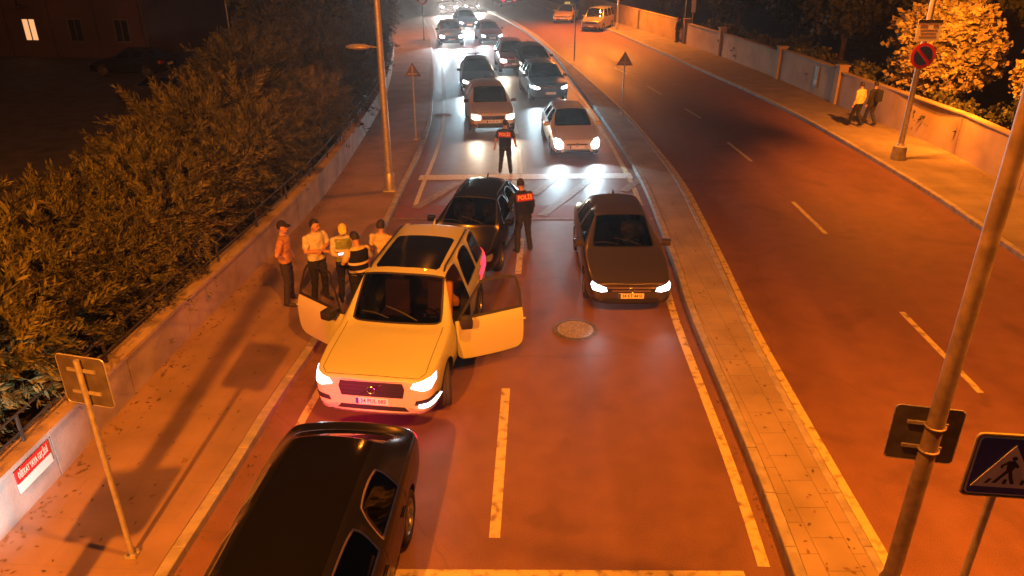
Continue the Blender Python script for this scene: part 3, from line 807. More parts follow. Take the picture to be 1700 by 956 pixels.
    if 'chromebar' in opts:
        bm = bmesh.new(); ribbon(sk, bm, [(-.5*k, zhi+.0), (.5*k, zhi+.0)], 'f', .035, .01); ribbon(sk, bm, [(-.4*k, zlo+.03), (.4*k, zlo+.03)], 'f', .03, .012); ribbon(sk, bm, [(-.62*k, zb+.02), (.62*k, zb+.02)], 'f', .03, .012); bm_obj('chrome_strip', bm, M_CHROME, root)
    patch(sk, 'lower_intake', sc2(LI), 'f', M_BLACK, root, .005)
    if front == 'big':
        bm = bmesh.new()
        ribbon(sk, bm, [(-.60*k, zb+.07), (.60*k, zb+.07)], 'f', .04, .012); bm_obj('skid_plate', bm, mat('satin_silver', (.55, .53, .5), .35, metal=.5), root)
        for s in (1, -1):
            bm = bmesh.new(); ribbon(sk, bm, [(s*.52*k, zb+.18), (s*.66*k, zb+.11), (s*.88*k, zb+.17)], 'f', .06, .012, step=.02); bm_obj('bumper_blade', bm, MATS['satin_silver'], root)
    for s in (1, -1):
        hp = patch(sk, 'headlight', sc2(HLp, s), 'f', hl, root, .007)
        patch(sk, 'fog_vent', sc2(FV, s), 'f', M_BLACK, root, .006)
        if front == 'big' and s == 1 and lights == 'on':
            patch(sk, 'fog_lamp', [(a*k, b) for a, b in ((.66, zb+.20), (.66, zb+.26), (.86, zb+.30), (.88, zb+.22))], 'f', hl, root, .016)
        if lights == 'on':
            cy = s * sum(a for a, b in HLp)/len(HLp)*k; cz = sum(b for a, b in HLp)/len(HLp)
            l = light('headlight_beam', 'SPOT', (X + .03, cy, cz), spot * (1.4 if loc[1] > 20 else 1), beam if beam else (.62, .88, 1.0) if head is M_HEAD else (1.0, .84, .62), .05, root, spot_size=R(94 if loc[1] > 20 else 82), spot_blend=.9)
            l.rotation_euler = Vector((1, .04*s, -.10)).to_track_quat('-Z', 'Y').to_euler()
    # plate with its number
    hx = sk.hit((0, 0, pz), Vector((-1, 0, 0)))[0]
    if hx is not None:
        bm = bmesh.new(); box(bm, (hx.x + .012, 0, pz), (.014, .52, .115), bevel=.003)
        pl = bm_obj('number_plate', bm, mat('plate_white', (.7, .7, .68), .45), root)
        bm = bmesh.new(); box(bm, (hx.x + .0205, .235 * -1, pz), (.003, .045, .105)); bm_obj('plate_band', bm, M_BLUE, pl)
        if plate: text_obj('plate_text', plate, .10, M_INK, pl, (hx.x + .0195, .02, pz), (R(90), 0, R(90)), .002, fit=.40)
    # badge
    hb = sk.hit((0, 0, (zlo+zhi)/2), Vector((-1, 0, 0)))[0]
    if hb is not None:
        bm = bmesh.new(); rr = .06
        c = [(hb.x + .02, rr*math.cos(a), (zlo+zhi)/2 + rr*math.sin(a)) for a in [2*math.pi*i/20 for i in range(21)]]
        tube(bm, c, .009, 6, cap=False)
        if front == 'big': tube(bm, [(hb.x+.018, -.20, zlo+.03), (hb.x+.018, .18, zhi-.03)], .008, 6); tube(bm, [(hb.x+.02, .04, .05 + (zlo+zhi)/2), (hb.x+.02, .09, .10 + (zlo+zhi)/2)], .008, 6)
        bm_obj('badge', bm, M_CHROME, root)
    # ---- tail
    tl = M_TAIL if ('taillit' in opts) else M_TAILOFF; t = S['tail']
    TL = [(.52, t-.20), (.54, t-.08), (.76, t-.06), (.83, t-.09), (.83, t-.22), (.74, t-.26)] if 'talltail' not in opts else [(.70, t-.22), (.70, t+.05), (.78, t+.14), (.90, t+.02), (.91, t-.25)]
    for s in (1, -1):
        patch(sk, 'tail_lamp', sc2(TL, s), 'r', tl, root, .007)
        if tail_w:
            l = light('tail_glow', 'SPOT', (-X - .04, s*.68*k, t - .36), tail_w * (2.0 if s < 0 else .6), (1.0, .015, .13), .06, root, spot_size=R(112), spot_blend=.8)
            l.rotation_euler = Vector((-1, -.06, .02)).to_track_quat('-Z', 'Y').to_euler()
    pz = t - .30
    hx = sk.hit((0, 0, pz), Vector((1, 0, 0)))[0]
    bm = bmesh.new(); box(bm, (hx.x - .012, 0, pz), (.014, .52, .115), bevel=.003); bm_obj('number_plate', bm, mat('plate_white', (.7, .7, .68), .45), root)
    patch(sk, 'rear_bumper_trim', sc2([(-.70, zb+.02), (-.72, zb+.14), (.72, zb+.14), (.70, zb+.02)]), 'r', M_BLACK, root, .006)
    # ---- seams, sills
    zt = S['b0']; z0 = zb + .12
    def seam(P, ax, wd_, sg=1):
        bm = bmesh.new(); ribbon(sk, bm, P, ax, wd_, .0025, sg)
        if bm.faces: bm_obj('panel_seam', bm, M_BLACK, root)
        else: bm.free()
    for s in (1, -1):
        xs = [S['xb'], S['xcp'] + .02 if kind != 'van' else S['xcp']] + ([] if opendoors else [S['xc'] - .10])
        for x in xs: seam([(x, z0), (x, zt - .01)], 's', .012, s)
        seam([(S['xcp'] + .02, z0), (S['xb'] if opendoors else S['xc'] - .10, z0)], 's', .012, s)
    seam([(S['xc'] + .09, -W*.405), (X-.22, -W*.40), (X - .10, -W*.36), (X - .06, -W*.2), (X - .05, 0), (X - .06, W*.2), (X - .10, W*.36), (X-.22, W*.40), (S['xc'] + .09, W*.405)], 't', .010)
    if trim:
        for s in (1, -1):
            patch(sk, 'sill_cladding', [(X - S['fo'] - S['rw'] - .05, zb + .03), (X - S['fo'] - S['rw'] - .05, zb + .14), (X - S['fo'] - S['wb'] + S['rw'] + .05, zb + .14), (X - S['fo'] - S['wb'] + S['rw'] + .05, zb + .03)], 's', trim, root, .008, sgn=s)
        patch(sk, 'front_bumper_cladding', sc2([(-.80, zb+.03), (-.82, zb+.24), (.82, zb+.24), (.80, zb+.03)]), 'f', trim, root, .004)
    for s in (1, -1):
        if not opendoors or True:
            for x in ([S['xb'] + .16] if not opendoors else []) + [S['xcp'] + .22]:
                bm = bmesh.new(); hh = sk.hit((x, 0, S['b0'] - .17), Vector((0, -s, 0)))[0]
                if hh: box(bm, (x, hh.y + s*.015, S['b0'] - .17), (.19, .02, .028), bevel=.006); bm_obj('door_handle', bm, pm, root, 40)
    if rails:
        for s in (1, -1):
            yr = s * S['wr'] * W/2 * .93; pts = []
            for x in (S['xa'] - .15, S['xa'] - .28, S['xb'], S['xcp'], S['xr'] + .22, S['xr'] + .1):
                h_ = sk.hit((x, yr, 0), Vector((0, 0, -1)))[0]
                up = .0 if x in (S['xa'] - .15, S['xr'] + .1) else .05
                if h_: pts.append((x, yr, h_.z + up))
            bm = bmesh.new(); tube(bm, pts, .016, 8); bm_obj('roof_rail', bm, M_BLACK if rails != 'silver' else M_STEEL, root, 60)
    if 'sunroof' in opts:
        xa, xr = S['xa'] - .14, S['xcp'] + .12
        wy = S['wr'] * W/2 * .80
        patch(sk, 'sunroof', [(xa, -wy*.93), (xa+.03, 0), (xa, wy*.93), (xa-.1, wy), (xr+.06, wy*.98), (xr, wy*.90), (xr-.02, 0), (xr, -wy*.90), (xr+.06, -wy*.98), (xa-.1, -wy)], 't', M_GLASSB, root, .006, cuts=4, thick=.004)
    if 'roofblack' in opts:
        xa, xr = S['xa'] - .05, S['xr'] + .0
        wy = S['wr'] * W/2 * .86
        patch(sk, 'roof_glass', [(xa, -wy), (xa+.05, 0), (xa, wy), (xr, wy*.96), (xr-.03, 0), (xr, -wy*.96)], 't', M_GLASSB, root, .005, cuts=4, thick=.004)
    if 'taxisign' in opts:
        bm = bmesh.new(); box(bm, (S['xa'] - .5, 0, S['H'] + .07), (.16, .50, .15), bevel=.03)
        tsg = bm_obj('roof_sign', bm, mat('taxi_sign', (.75, .6, .1), .4, emit=(1, .75, .2), es=.6), root, 40)
        text_obj('sign_text', 'TAKSİ', .11, M_INK, tsg, (S['xa'] - .415, 0, S['H'] + .07), (R(90), 0, R(90)), .002)
    if 'roofbars' in opts:
        for x in (S['xb'] + .25, S['xcp'] - .05):
            bm = bmesh.new(); tube(bm, [(x, -W*.31, S['H'] - .04), (x, -W*.30, S['H'] + .06), (x, W*.30, S['H'] + .06), (x, W*.31, S['H'] - .04)], .02, 6); bm_obj('roof_bar', bm, M_BLACK, root)
    for s in (1, -1):
        bm = bmesh.new(); ribbon(sk, bm, [(S['xc'] + .03, s*.05 + .32), (S['xc'] - .05, s*.05 + .05), (S['xc'] - .13, s*.05 - .25)] if s > 0 else [(S['xc'] + .03, -.12), (S['xc'] - .05, -.38), (S['xc'] - .10, -.62)], 't', .022, .016)
        if bm.faces: bm_obj('wiper', bm, M_BLACK, root)
        else: bm.free()
    bm = bmesh.new()
    if kind != 'coupe': tube(bm, [(S['xr'] + .12, 0, S['H'] - .05), (S['xr'] + .06, 0, S['H'] + .01), (S['xr'] - .02, 0, S['H'] + .05)], [.03, .022, .008], 6)
    if bm.verts: bm_obj('antenna', bm, pm if kind == 'suv' else M_BLACK, root, 60)
    # ---- cabin
    bm = bmesh.new()
    yy = W/2*.86; xf, xe = S['xc'] - .15, S['xr'] - .2
    box(bm, ((xf+xe)/2, 0, zb + .10), (xf - xe, 2*yy, .04)); box(bm, ((xf+xe)/2 - .0, 0, zb + .17), (xf - xe, .26, .16), bevel=.03)
    box(bm, (xe - .03, 0, (zb + S['b1'])/2 + .05), (.04, 2*yy*.93, S['b1'] - zb - .15))
    bm_obj('cabin_floor', bm, M_LINER, root)
    bm = bmesh.new(); box(bm, (S['xc'] - .24, 0, S['b0'] - .19), (.42, 2*yy*.95, .22), bevel=.05); bm_obj('dashboard', bm, mat('dashboard', (.03, .03, .03), .7), root, 40)
    bm = bmesh.new(); c = Vector((S['xc'] - .56, .37*k, S['b0'] - .10)); mt = Matrix.Rotation(R(-65), 3, 'Y')
    tube(bm, [c + mt @ Vector((.18*math.cos(a), .18*math.sin(a), 0)) for a in [2*math.pi*i/24 for i in range(25)]], .015, 6, cap=False)
    for a in (0, 2.1, 4.2): tube(bm, [c, c + mt @ Vector((.17*math.cos(a+1.57), .17*math.sin(a+1.57), 0))], .014, 6)
    tube(bm, [c, c + Vector((.25, 0, -.10))], .03, 8)
    bm_obj('steering_wheel', bm, M_BLACK, root, 60)
    sm = seatm or mat('seat_fabric', (.05, .05, .052), .9)
    zs = zb + .14 + (.12 if kind in ('suv', 'suv2', 'van') else 0)
    for s in (1, -1): seat_part(root, S['xb'] + .20, s*.37*k, zs, sm)
    seat_part(root, S['xb'] - .68, 0, zs, sm, 1.25*k)
    return root
M_GLASSB = mat('black_glass', (.004, .004, .005), .12, spec=.12)
P_WHITE = paint('white', (.43, .46, .28), 0, .5); P_WHITE2 = paint('plain_white', (.50, .48, .44), 0, .5); P_BLACK = paint('black', (.006, .006, .007), 0, .22)
P_GREY = paint('graphite', (.055, .048, .045), .3, .35); P_RED = paint('red', (.33, .02, .015), 0, .35)
P_CREAM = paint('beige', (.48, .40, .31), 0, .45); P_SILVER = paint('silver', (.34, .33, .32), .6, .35)
P_DARKBLUE = paint('dark_blue', (.012, .016, .03), .1, .28); P_TAXI = paint('taxi_yellow', (.75, .50, .04), 0, .4)
P_DARKRED = paint('burgundy', (.04, .010, .010), .1, .35); P_DKGREY = paint('dark_grey', (.03, .03, .033), .3, .3)
M_GLASSC = glass('clear_door_glass', (.7, .7, .68))
M_TAN = mat('tan_leather', (.42, .20, .08), .55)
def place(x, y, kind, heading, front=True):
    """centre of a car whose front bumper (bottom centre) is at x,y"""
    L = SPECS[kind]['L']; a = R(heading)
    return (x - math.cos(a)*L/2, y - math.sin(a)*L/2)
def H(d): return -90 + d       # 0 = straight at the camera, + = nose swings to the right of the picture
# the stopped SUV with both front doors open
car('white_suv', 'suv', place(-2.16, 9.62, 'suv', H(-7.5)), H(-7.5), P_WHITE, 'big white SUV with both front doors open and a black sunroof',
    opts=('opendoors', 'sunroof', 'talltail', 'taillit'), plate='34 PUL 083', steer=16, spot=12, seatm=M_TAN, front='big', rails=True)
car('black_sedan', 'coupe', place(-2.5, 3.5, 'coupe', H(-4)), H(-4), P_BLACK, 'long black car in the foreground, cut off by the bottom edge',
    opts=('chromewin', 'roofblack', 'taillit'), glassm=M_GLASSD, spot=60, tail_w=120)
car('black_hatchback', 'hatch', place(-1.22, 15.2, 'hatch', H(-10)), H(-10), P_BLACK, 'black hatchback stopped close behind the white SUV, a police officer at its side window', lights='off', rails=True)
car('grey_sedan', 'sedan', place(2.42, 13.55, 'sedan', H(0)), H(0), P_GREY, 'dark grey sedan with white headlights in the right lane beside the median', opts=('chromebar',), plate='34 KT 4410', spot=14)
car('white_hatchback', 'hatch', place(2.27, 25.4, 'hatch', H(4)), H(4), P_WHITE2, 'white hatchback with glaring headlights in the right lane behind the grey sedan', front='tall', spot=330, glassm=M_GLASSD)
car('beige_suv', 'suv2', place(-.72, 29.0, 'suv2', H(7)), H(7), P_CREAM, 'beige small SUV with warm headlights and dark lower bumper behind the standing officer', front='duster', head=M_HEADW, trim=M_BLACK, spot=230, glassm=M_GLASSD, plate='34 HD 552')
car('dark_blue_car', 'suv2', place(1.8, 35.2, 'suv2', H(8)), H(8), P_DARKBLUE, 'dark blue car with bright headlights right behind the white hatchback', spot=300, glassm=M_GLASSD, opts=('chromebar',))
car('black_car', 'suv2', place(1.45, 41.7, 'suv2', H(8)), H(8), P_BLACK, 'plain black car of which mostly the roof shows, behind the dark blue car', lights='off', glassm=M_GLASSD)
car('dark_car', 'hatch', place(-1.65, 37.6, 'hatch', H(5)), H(5), P_DKGREY, 'dark car with roof bars and headlights on, hidden to the bonnet by the beige SUV', spot=500, opts=('roofbars',), glassm=M_GLASSD)
car('red_car', 'suv2', place(.19, 43.8, 'suv2', H(6)), H(6), P_RED, 'red car with warm headlights and a pale bumper strip in the middle of the queue', head=M_HEADW, front='duster', spot=260, opts=('chromebar',), glassm=M_GLASSD)
car('dark_car', 'hatch', place(-1.45, 57.0, 'hatch', H(10)), H(10), P_DARKRED, 'dark burgundy car behind and left of the red car in the queue', head=M_HEAD, spot=420, glassm=M_GLASSD)
car('dark_suv', 'suv2', place(-4.3, 55.4, 'suv2', H(8)), H(8), P_DKGREY, 'dark grey SUV with headlights on alone by the left kerb near the round sign', spot=950, front='duster', glassm=M_GLASSD)
car('dark_car', 'sedan', place(-3.6, 66.2, 'sedan', H(12)), H(12), P_DARKBLUE, 'dark blue sedan with lit headlights between the far dark SUV and the burgundy car', spot=900, opts=('chromebar',), glassm=M_GLASSD)
car('dark_car', 'suv2', place(-6.4, 80.5, 'suv2', H(10)), H(10), P_DKGREY, 'far dark car at the top edge of the picture, nearest the left kerb', spot=3200, beam=(1.0, .84, .72), glassm=M_GLASSD)
car('dark_car', 'hatch', place(-4.2, 83.5, 'hatch', H(18)), H(18), P_BLACK, 'far black car at the top edge, right of the other far dark car', spot=2000, beam=(1.0, .84, .72), glassm=M_GLASSD)
# the other carriageway
a = H(18) + 180
car('red_car', 'hatch', place(-1.6, 93.5, 'hatch', a), a, P_RED, 'far red car driving away with red tail lamps beyond the median', opts=('taillit',), lights='off', glassm=M_GLASSD)
car('yellow_taxi', 'sedan', (5.1, 74.0), H(-14), P_TAXI, 'yellow taxi with a roof sign at the far right kerb', opts=('taxisign',), lights='off', cat='taxi', glassm=M_GLASSD)
car('silver_van', 'van', (7.3, 66.8), H(-22), P_SILVER, 'silver van standing at the right kerb in front of the yellow taxi', lights='off', cat='van', glassm=M_GLASSD)
# unlit parking place left, beyond the trees
car('parked_car', 'sedan', (-21.5, 43.5), 172, P_BLACK, 'barely visible black car parked in the dark lot beyond the trees, farther one', lights='off', group='cars parked in the dark lot', glassm=M_GLASSD)
car('parked_car', 'hatch', (-16.2, 35.0), 165, P_DKGREY, 'barely visible grey car parked in the dark lot beyond the trees, nearer one', lights='off', group='cars parked in the dark lot', glassm=M_GLASSD)
# ------------------------------------------------------------------ people
M_SKIN = mat('skin', (.42, .24, .16), .6); M_SHOE = mat('shoe', (.02, .018, .016), .6); M_HAIR = mat('hair', (.012, .009, .007), .7)
def cloth(name, c): return mat('cloth_' + name, c, .9, var=.18, scale=9, bump=.3, bscale=25)
C_BLACK = cloth('black', (.012, .012, .014)); C_NAVY = cloth('navy', (.010, .012, .022)); C_WHITE = cloth('white', (.50, .48, .44))
C_YEL = cloth('cream_yellow', (.48, .42, .24)); C_ORG = cloth('tan', (.36, .20, .09)); C_JEAN = cloth('dark_jeans', (.022, .022, .028))
def person(label, loc, face, shirt, trousers, arms=None, lean=0, sleeves='short', legs=None, seated=False, hgt=1.75, cap=None, hair=True, look=0, group=None, z0=0, extra=None, headtilt=0, vox=.0155):
    """local frame: x ahead, y to the person's left, z up; metres for a 1.75 m body. arms = ((elbow, hand) left, (elbow, hand) right)"""
    root = empty('person', (loc[0], loc[1], z0), R(face), label, 'person', group); k = hgt / 1.75; root.scale = (k, k, k)
    hz = .93 if not seated else .12
    L = R(lean)
    def up(x, y, z):      # torso frame: bends forward at the hips
        dz = z - .93; return Vector((x*math.cos(L) + dz*math.sin(L), y, hz + dz*math.cos(L) - x*math.sin(L)))
    parts = []            # (verts, faces, material id)
    def loft(rings, mi):
        bm = bmesh.new(); seg = 18; RR = []
        for (c, ax, ay, fx, fy) in rings:
            RR.append([bm.verts.new(c + fx*ax*math.cos(2*math.pi*j/seg) + fy*ay*math.sin(2*math.pi*j/seg)) for j in range(seg)])
        for a, b in zip(RR, RR[1:]):
            for j in range(seg): bm.faces.new((a[j], a[(j+1) % seg], b[(j+1) % seg], b[j]))
        bm.faces.new(RR[0]); bm.faces.new(RR[-1]); bmesh.ops.recalc_face_normals(bm, faces=bm.faces)
        for f in bm.faces: f.material_index = mi
        parts.append(bm)
    def limb(pts, rad, mi, seg=12):
        bm = bmesh.new(); tube(bm, pts, rad, seg, mi=mi)
        for p, r in ((pts[0], rad[0]), (pts[-1], rad[-1])):
            bmesh.ops.create_icosphere(bm, subdivisions=2, radius=r, matrix=Matrix.Translation(p))
        for p, r in list(zip(pts, rad))[1:-1]: bmesh.ops.create_icosphere(bm, subdivisions=2, radius=r*1.0, matrix=Matrix.Translation(p))
        for f in bm.faces: f.material_index = mi
        parts.append(bm)
    FX = Vector((math.cos(L), 0, -math.sin(L))); FY = Vector((0, 1, 0))
    T = [(.86, .105, .16), (.93, .128, .186), (1.02, .126, .178), (1.10, .124, .174), (1.20, .130, .186), (1.30, .134, .205), (1.38, .122, .214), (1.43, .092, .175), (1.47, .068, .095)]
    tor = [(up(.0 + (.012 if z > 1.15 else 0), 0, z), a, b, FX, FY) for z, a, b in T]
    loft([r for r, t in zip(tor, T) if t[0] <= .99] + [(up(0, 0, 1.0), .124, .178, FX, FY)], 1)
    loft([(up(0, 0, .93), .138, .196, FX, FY), (up(0, 0, .99), .136, .192, FX, FY)] + [r for r, t in zip(tor, T) if t[0] > .99], 2)
    lk = R(look)
    neck = up(0, 0, 1.45); head = up(.035 + headtilt*.003, 0, 1.62)
    limb([neck, up(.02, 0, 1.55)], [.055, .052], 0)
    hd = bmesh.new(); hr = Matrix.Rotation(lk, 3, 'Z') @ Matrix.Rotation(L*.5 + R(headtilt), 3, 'Y')
    bmesh.ops.create_icosphere(hd, subdivisions=3, radius=1, matrix=Matrix.Translation(head) @ hr.to_4x4() @ Matrix.Diagonal((.098, .076, .118, 1)))
    bmesh.ops.create_icosphere(hd, subdivisions=2, radius=1, matrix=Matrix.Translation(head + hr @ Vector((.03, 0, -.06))) @ hr.to_4x4() @ Matrix.Diagonal((.062, .056, .060, 1)))   # jaw
    bmesh.ops.create_icosphere(hd, subdivisions=2, radius=1, matrix=Matrix.Translation(head + hr @ Vector((.100, 0, -.022))) @ hr.to_4x4() @ Matrix.Diagonal((.024, .015, .028, 1)))  # nose
    for s in (1, -1): bmesh.ops.create_icosphere(hd, subdivisions=2, radius=1, matrix=Matrix.Translation(head + hr @ Vector((-.005, s*.078, -.01))) @ hr.to_4x4() @ Matrix.Diagonal((.022, .014, .034, 1)))
    parts.append(hd)
    # arms
    arms = arms or (((-.03, .26, 1.13), (.04, .27, .88)), ((-.03, -.26, 1.13), (.04, -.27, .88)))
    for s, (el, ha) in zip((1, -1), arms):
        sh = up(0, s*.195, 1.385); el = up(*el); ha = up(*ha)
        mid = sh.lerp(el, .62)
        if sleeves == 'long':
            limb([sh, el], [.068, .054], 2); limb([el, el.lerp(ha, .92)], [.052, .040], 2); wr = el.lerp(ha, .9)
        else:
            limb([sh, mid], [.070, .070], 2); limb([mid, el], [.048, .042], 0); limb([el, ha], [.042, .028], 0); wr = ha
        d = (ha - el).normalized(); palm = ha + d * .045
        side = d.cross(Vector((1, 0, .2)) if abs(d.x) < .8 else Vector((0, 1, 0))).normalized()
        limb([wr, palm], [.026, .034], 0, 8)
        nrm = d.cross(side).normalized()
        for q, ln in zip((-1.5, -.5, .5, 1.5), (.062, .074, .070, .054)):
            b = palm + d*.03 + side * q*.017; m1 = b + d*ln*.55 + nrm*.006; limb([b, m1, m1 + d*ln*.4 + nrm*.018], [.0095, .009, .008], 0, 6)
        tb = palm + side*(-.03)*s; limb([tb, tb - side*s*.022 + d*.03, tb - side*s*.024 + d*.055 + nrm*.01], [.011, .0105, .009], 0, 6)
    # legs
    if seated: legs = (((.44, .13, .14), (.62, .13, -.26)), ((.44, -.13, .14), (.60, -.14, -.26)))
    legs = legs or (((.03, .11, .50), (.0, .13, .09)), ((.02, -.11, .50), (-.03, -.13, .09)))
    for s, (kn, an) in zip((1, -1), legs):
        hp = Vector((0, s*.09, hz - .03)); kn = Vector(kn); an = Vector(an)
        limb([hp, hp.lerp(kn, .35), kn], [.102, .096, .072], 1); limb([kn, kn.lerp(an, .35) + Vector((-.008, 0, 0)), an], [.070, .070, .062], 1)
        ft = an + Vector((.03, 0, -.045)); limb([ft + Vector((-.06, 0, .01)), ft + Vector((.06, s*.01, -.004)), ft + Vector((.14, s*.02, -.012))], [.040, .042, .032], 3)
    big = bmesh.new(); tmp = bpy.data.meshes.new('t')
    for p in parts:
        p.to_mesh(tmp); p.free(); big.from_mesh(tmp)
    bpy.data.meshes.remove(tmp)
    bmesh.ops.triangulate(big, faces=big.faces[:])
    big.faces.ensure_lookup_table(); src = BVHTree.FromBMesh(big); ids = [f.material_index for f in big.faces]
    me = bpy.data.meshes.new('body'); big.to_mesh(me); big.free()
    o = bpy.data.objects.new('body', me); col.objects.link(o)
    m = o.modifiers.new('r', 'REMESH'); m.mode = 'VOXEL'; m.voxel_size = vox; m.adaptivity = 0
    sm = o.modifiers.new('s', 'SMOOTH'); sm.factor = .45; sm.iterations = 2
    bpy.context.view_layer.update()
    b = bpy.data.meshes.new_from_object(o.evaluated_get(bpy.context.evaluated_depsgraph_get())); bpy.data.objects.remove(o)
    mi = []
    for p in b.polygons:
        h = src.find_nearest(p.center); mi.append(ids[h[2]])
    b.materials.clear()
    bare = set(i for p, q in zip(b.polygons, mi) if q not in (1, 2) for i in p.vertices)
    cs = [v.co.copy() for v in b.vertices]; ns = [v.normal.copy() for v in b.vertices]; flat = []
    for i, (c, n_) in enumerate(zip(cs, ns)):        # folds in the cloth
        if i not in bare: c = c + n_ * noise.noise(Vector((c.x*9 + c.z*5, c.y*9, c.z*17))) * .014
        flat += [c.x, c.y, c.z]
    b.vertices.foreach_set('co', flat)
    b.polygons.foreach_set('material_index', mi)
    body = link('body', b, [M_SKIN, trousers, shirt, M_SHOE], root, 180)
    # face: eyes, brows, mouth
    bm = bmesh.new()
    for s in (1, -1):
        bmesh.ops.create_icosphere(bm, subdivisions=1, radius=.011, matrix=Matrix.Translation(head + hr @ Vector((.086, s*.030, .005))))
        box(bm, head + hr @ Vector((.090, s*.031, .028)), (.010, .032, .008), hr)
    box(bm, head + hr @ Vector((.087, 0, -.062)), (.010, .040, .007), hr)
    bm_obj('face_features', bm, M_HAIR, root)
    def dome(name, m, k1, zlo, back=.0, brim=None):
        bm = bmesh.new(); bmesh.ops.create_icosphere(bm, subdivisions=3, radius=1)
        bmesh.ops.delete(bm, geom=[v for v in bm.verts if v.co.z < zlo + (.75 if v.co.x > .30 else 0) * (0 if brim else 1)], context='VERTS')
        bm.transform(Matrix.Translation(head + hr @ Vector((-.006 - back, 0, .012))) @ hr.to_4x4() @ Matrix.Diagonal((.098*k1, .080*k1, .118*k1, 1)))
        if name == 'hair':
            for v in bm.verts: v.co += (v.co - head).normalized() * noise.noise(v.co * 30) * .008
        if brim:
            c = head + hr @ Vector((.085, 0, .045)); n0 = len(bm.verts)
            pts = [(-.03, -.078), (.03, -.074), (.075, -.05), (.09, 0), (.075, .05), (.03, .074), (-.03, .078)]
            prism(bm, pts, lambda a, b_, d: c + hr @ Vector((a, b_, d - a*.15)), -.004, .006)
        return bm_obj(name, bm, m, root, 60)
    if hair: dome('hair', M_HAIR, 1.09, -.45)
    if cap: dome('cap', cap, 1.15, .05, brim=True)
    if extra: extra(root, up, FX, FY, T)
    return root
def vest(m, stripes=None, patchtext=None, patchm=None, chest_patch=None, name='vest', wide=True):
    def f(root, up, FX, FY, T):
        bm = bmesh.new(); seg = 24; rows = []
        TT = [t for t in T if .92 < t[0] < 1.46]
        Z = [(.94, .132, .190)] + TT[1:]
        for z, a, b in Z:
            rows.append([bm.verts.new(up(.0, 0, z) + FX*(a + .022)*math.cos(2*math.pi*j/seg) + FY*(b + (.018 if z < 1.3 else .004))*math.sin(2*math.pi*j/seg)) for j in range(seg)])
        for a, b in zip(rows, rows[1:]):
            for j in range(seg): bm.faces.new((a[j], a[(j+1) % seg], b[(j+1) % seg], b[j]))
        bmesh.ops.solidify(bm, geom=bm.faces[:], thickness=.008)
        v = bm_obj(name, bm, m, root, 60)
        if stripes:
            for z in stripes:
                bm = bmesh.new(); a, b = .158, .215
                A = [bm.verts.new(up(0, 0, z) + FX*a*math.cos(2*math.pi*j/seg) + FY*b*math.sin(2*math.pi*j/seg)) for j in range(seg)]
                B = [bm.verts.new(up(0, 0, z + .05) + FX*a*math.cos(2*math.pi*j/seg) + FY*b*math.sin(2*math.pi*j/seg)) for j in range(seg)]
                for j in range(seg): bm.faces.new((A[j], A[(j+1) % seg], B[(j+1) % seg], B[j]))
                bm_obj('reflective_band', bm, M_REFL, v)
        if patchtext:
            bm = bmesh.new(); cz = 1.32; L = math.atan2(-FX.z, FX.x)
            c = up(-.165, 0, cz); rot = Matrix.Rotation(L, 3, 'Y')
            box(bm, c, (.012, .40, .16), rot, bevel=.004); p = bm_obj('back_patch', bm, patchm, v)
            t = text_obj('patch_text', patchtext, .14, mat('patch_letters', (.8, .6, .12), .5), p, c + rot @ Vector((-.008, 0, 0)), (0, 0, 0), .002, fit=.34)
            t.rotation_euler = (rot @ Matrix.Rotation(R(-90), 3, 'Z') @ Matrix.Rotation(R(90), 3, 'X')).to_euler()
    return f
M_REFL = mat('reflective_tape', (.6, .55, .5), .35)
SW = KH
yel = mat('cap_yellow', (.70, .52, .06), .6); M_PATCH = mat('police_patch', (.34, .012, .01), .5)
p = g(489, 512, SW)
person('man in tan shirt and black cap by the wall, hand on hip', (-4.62, 13.9), 5, C_ORG, C_JEAN, arms=(((.0, .30, 1.14), (.10, .30, .90)), ((-.06, -.36, 1.17), (.02, -.17, 1.02))), cap=C_BLACK, look=-15, z0=SW, hgt=1.80, legs=(((.03, .13, .50), (.0, .17, .09)), ((.02, -.13, .50), (-.03, -.20, .09))))
person('man in a white T-shirt with folded arms standing behind the open passenger door', (-4.0, 14.0), -40, C_WHITE, C_BLACK, arms=(((.06, .27, 1.17), (.24, -.05, 1.14)), ((.06, -.27, 1.15), (.22, .07, 1.10))), look=15, z0=SW, hgt=1.82, headtilt=8)
def tablet(root, up, FX, FY, T):
    vest(cloth('vest_lime', (.35, .42, .05)), stripes=(1.04, 1.16), name='vest')(root, up, FX, FY, T)
person('traffic officer in a yellow cap and lime vest at the open passenger door', (-3.44, 14.05), -70, C_WHITE, C_NAVY, arms=(((.08, .24, 1.12), (.30, .09, 1.12)), ((.08, -.24, 1.12), (.30, -.07, 1.12))), cap=yel, sleeves='long', look=-5, z0=SW, hgt=1.72, headtilt=22, extra=tablet)
ph = empty('phone', (-3.40, 13.72, SW + 1.16), R(-70), 'small lit phone held by the officer in the yellow cap', 'phone')
bm = bmesh.new(); box(bm, (0, 0, 0), (.09, .17, .012), Matrix.Rotation(R(18), 3, 'Y'), bevel=.004); bm_obj('case', bm, M_BLACK, ph)
bm = bmesh.new(); box(bm, (0, 0, .008), (.08, .155, .004), Matrix.Rotation(R(18), 3, 'Y')); bm_obj('screen', bm, mat('phone_screen', (.5, .6, .7), .3, emit=(.5, .75, 1), es=1.6), ph)
person('dark haired officer in a black vest with reflective bands at the front passenger door', (-3.06, 13.6), 130, C_YEL, C_NAVY, arms=(((.10, .28, 1.15), (.26, .12, 1.10)), ((.05, -.27, 1.13), (.12, -.24, .92))), look=10, z0=0.0, hgt=1.80, headtilt=14, extra=vest(C_BLACK, stripes=(.98, 1.14)))
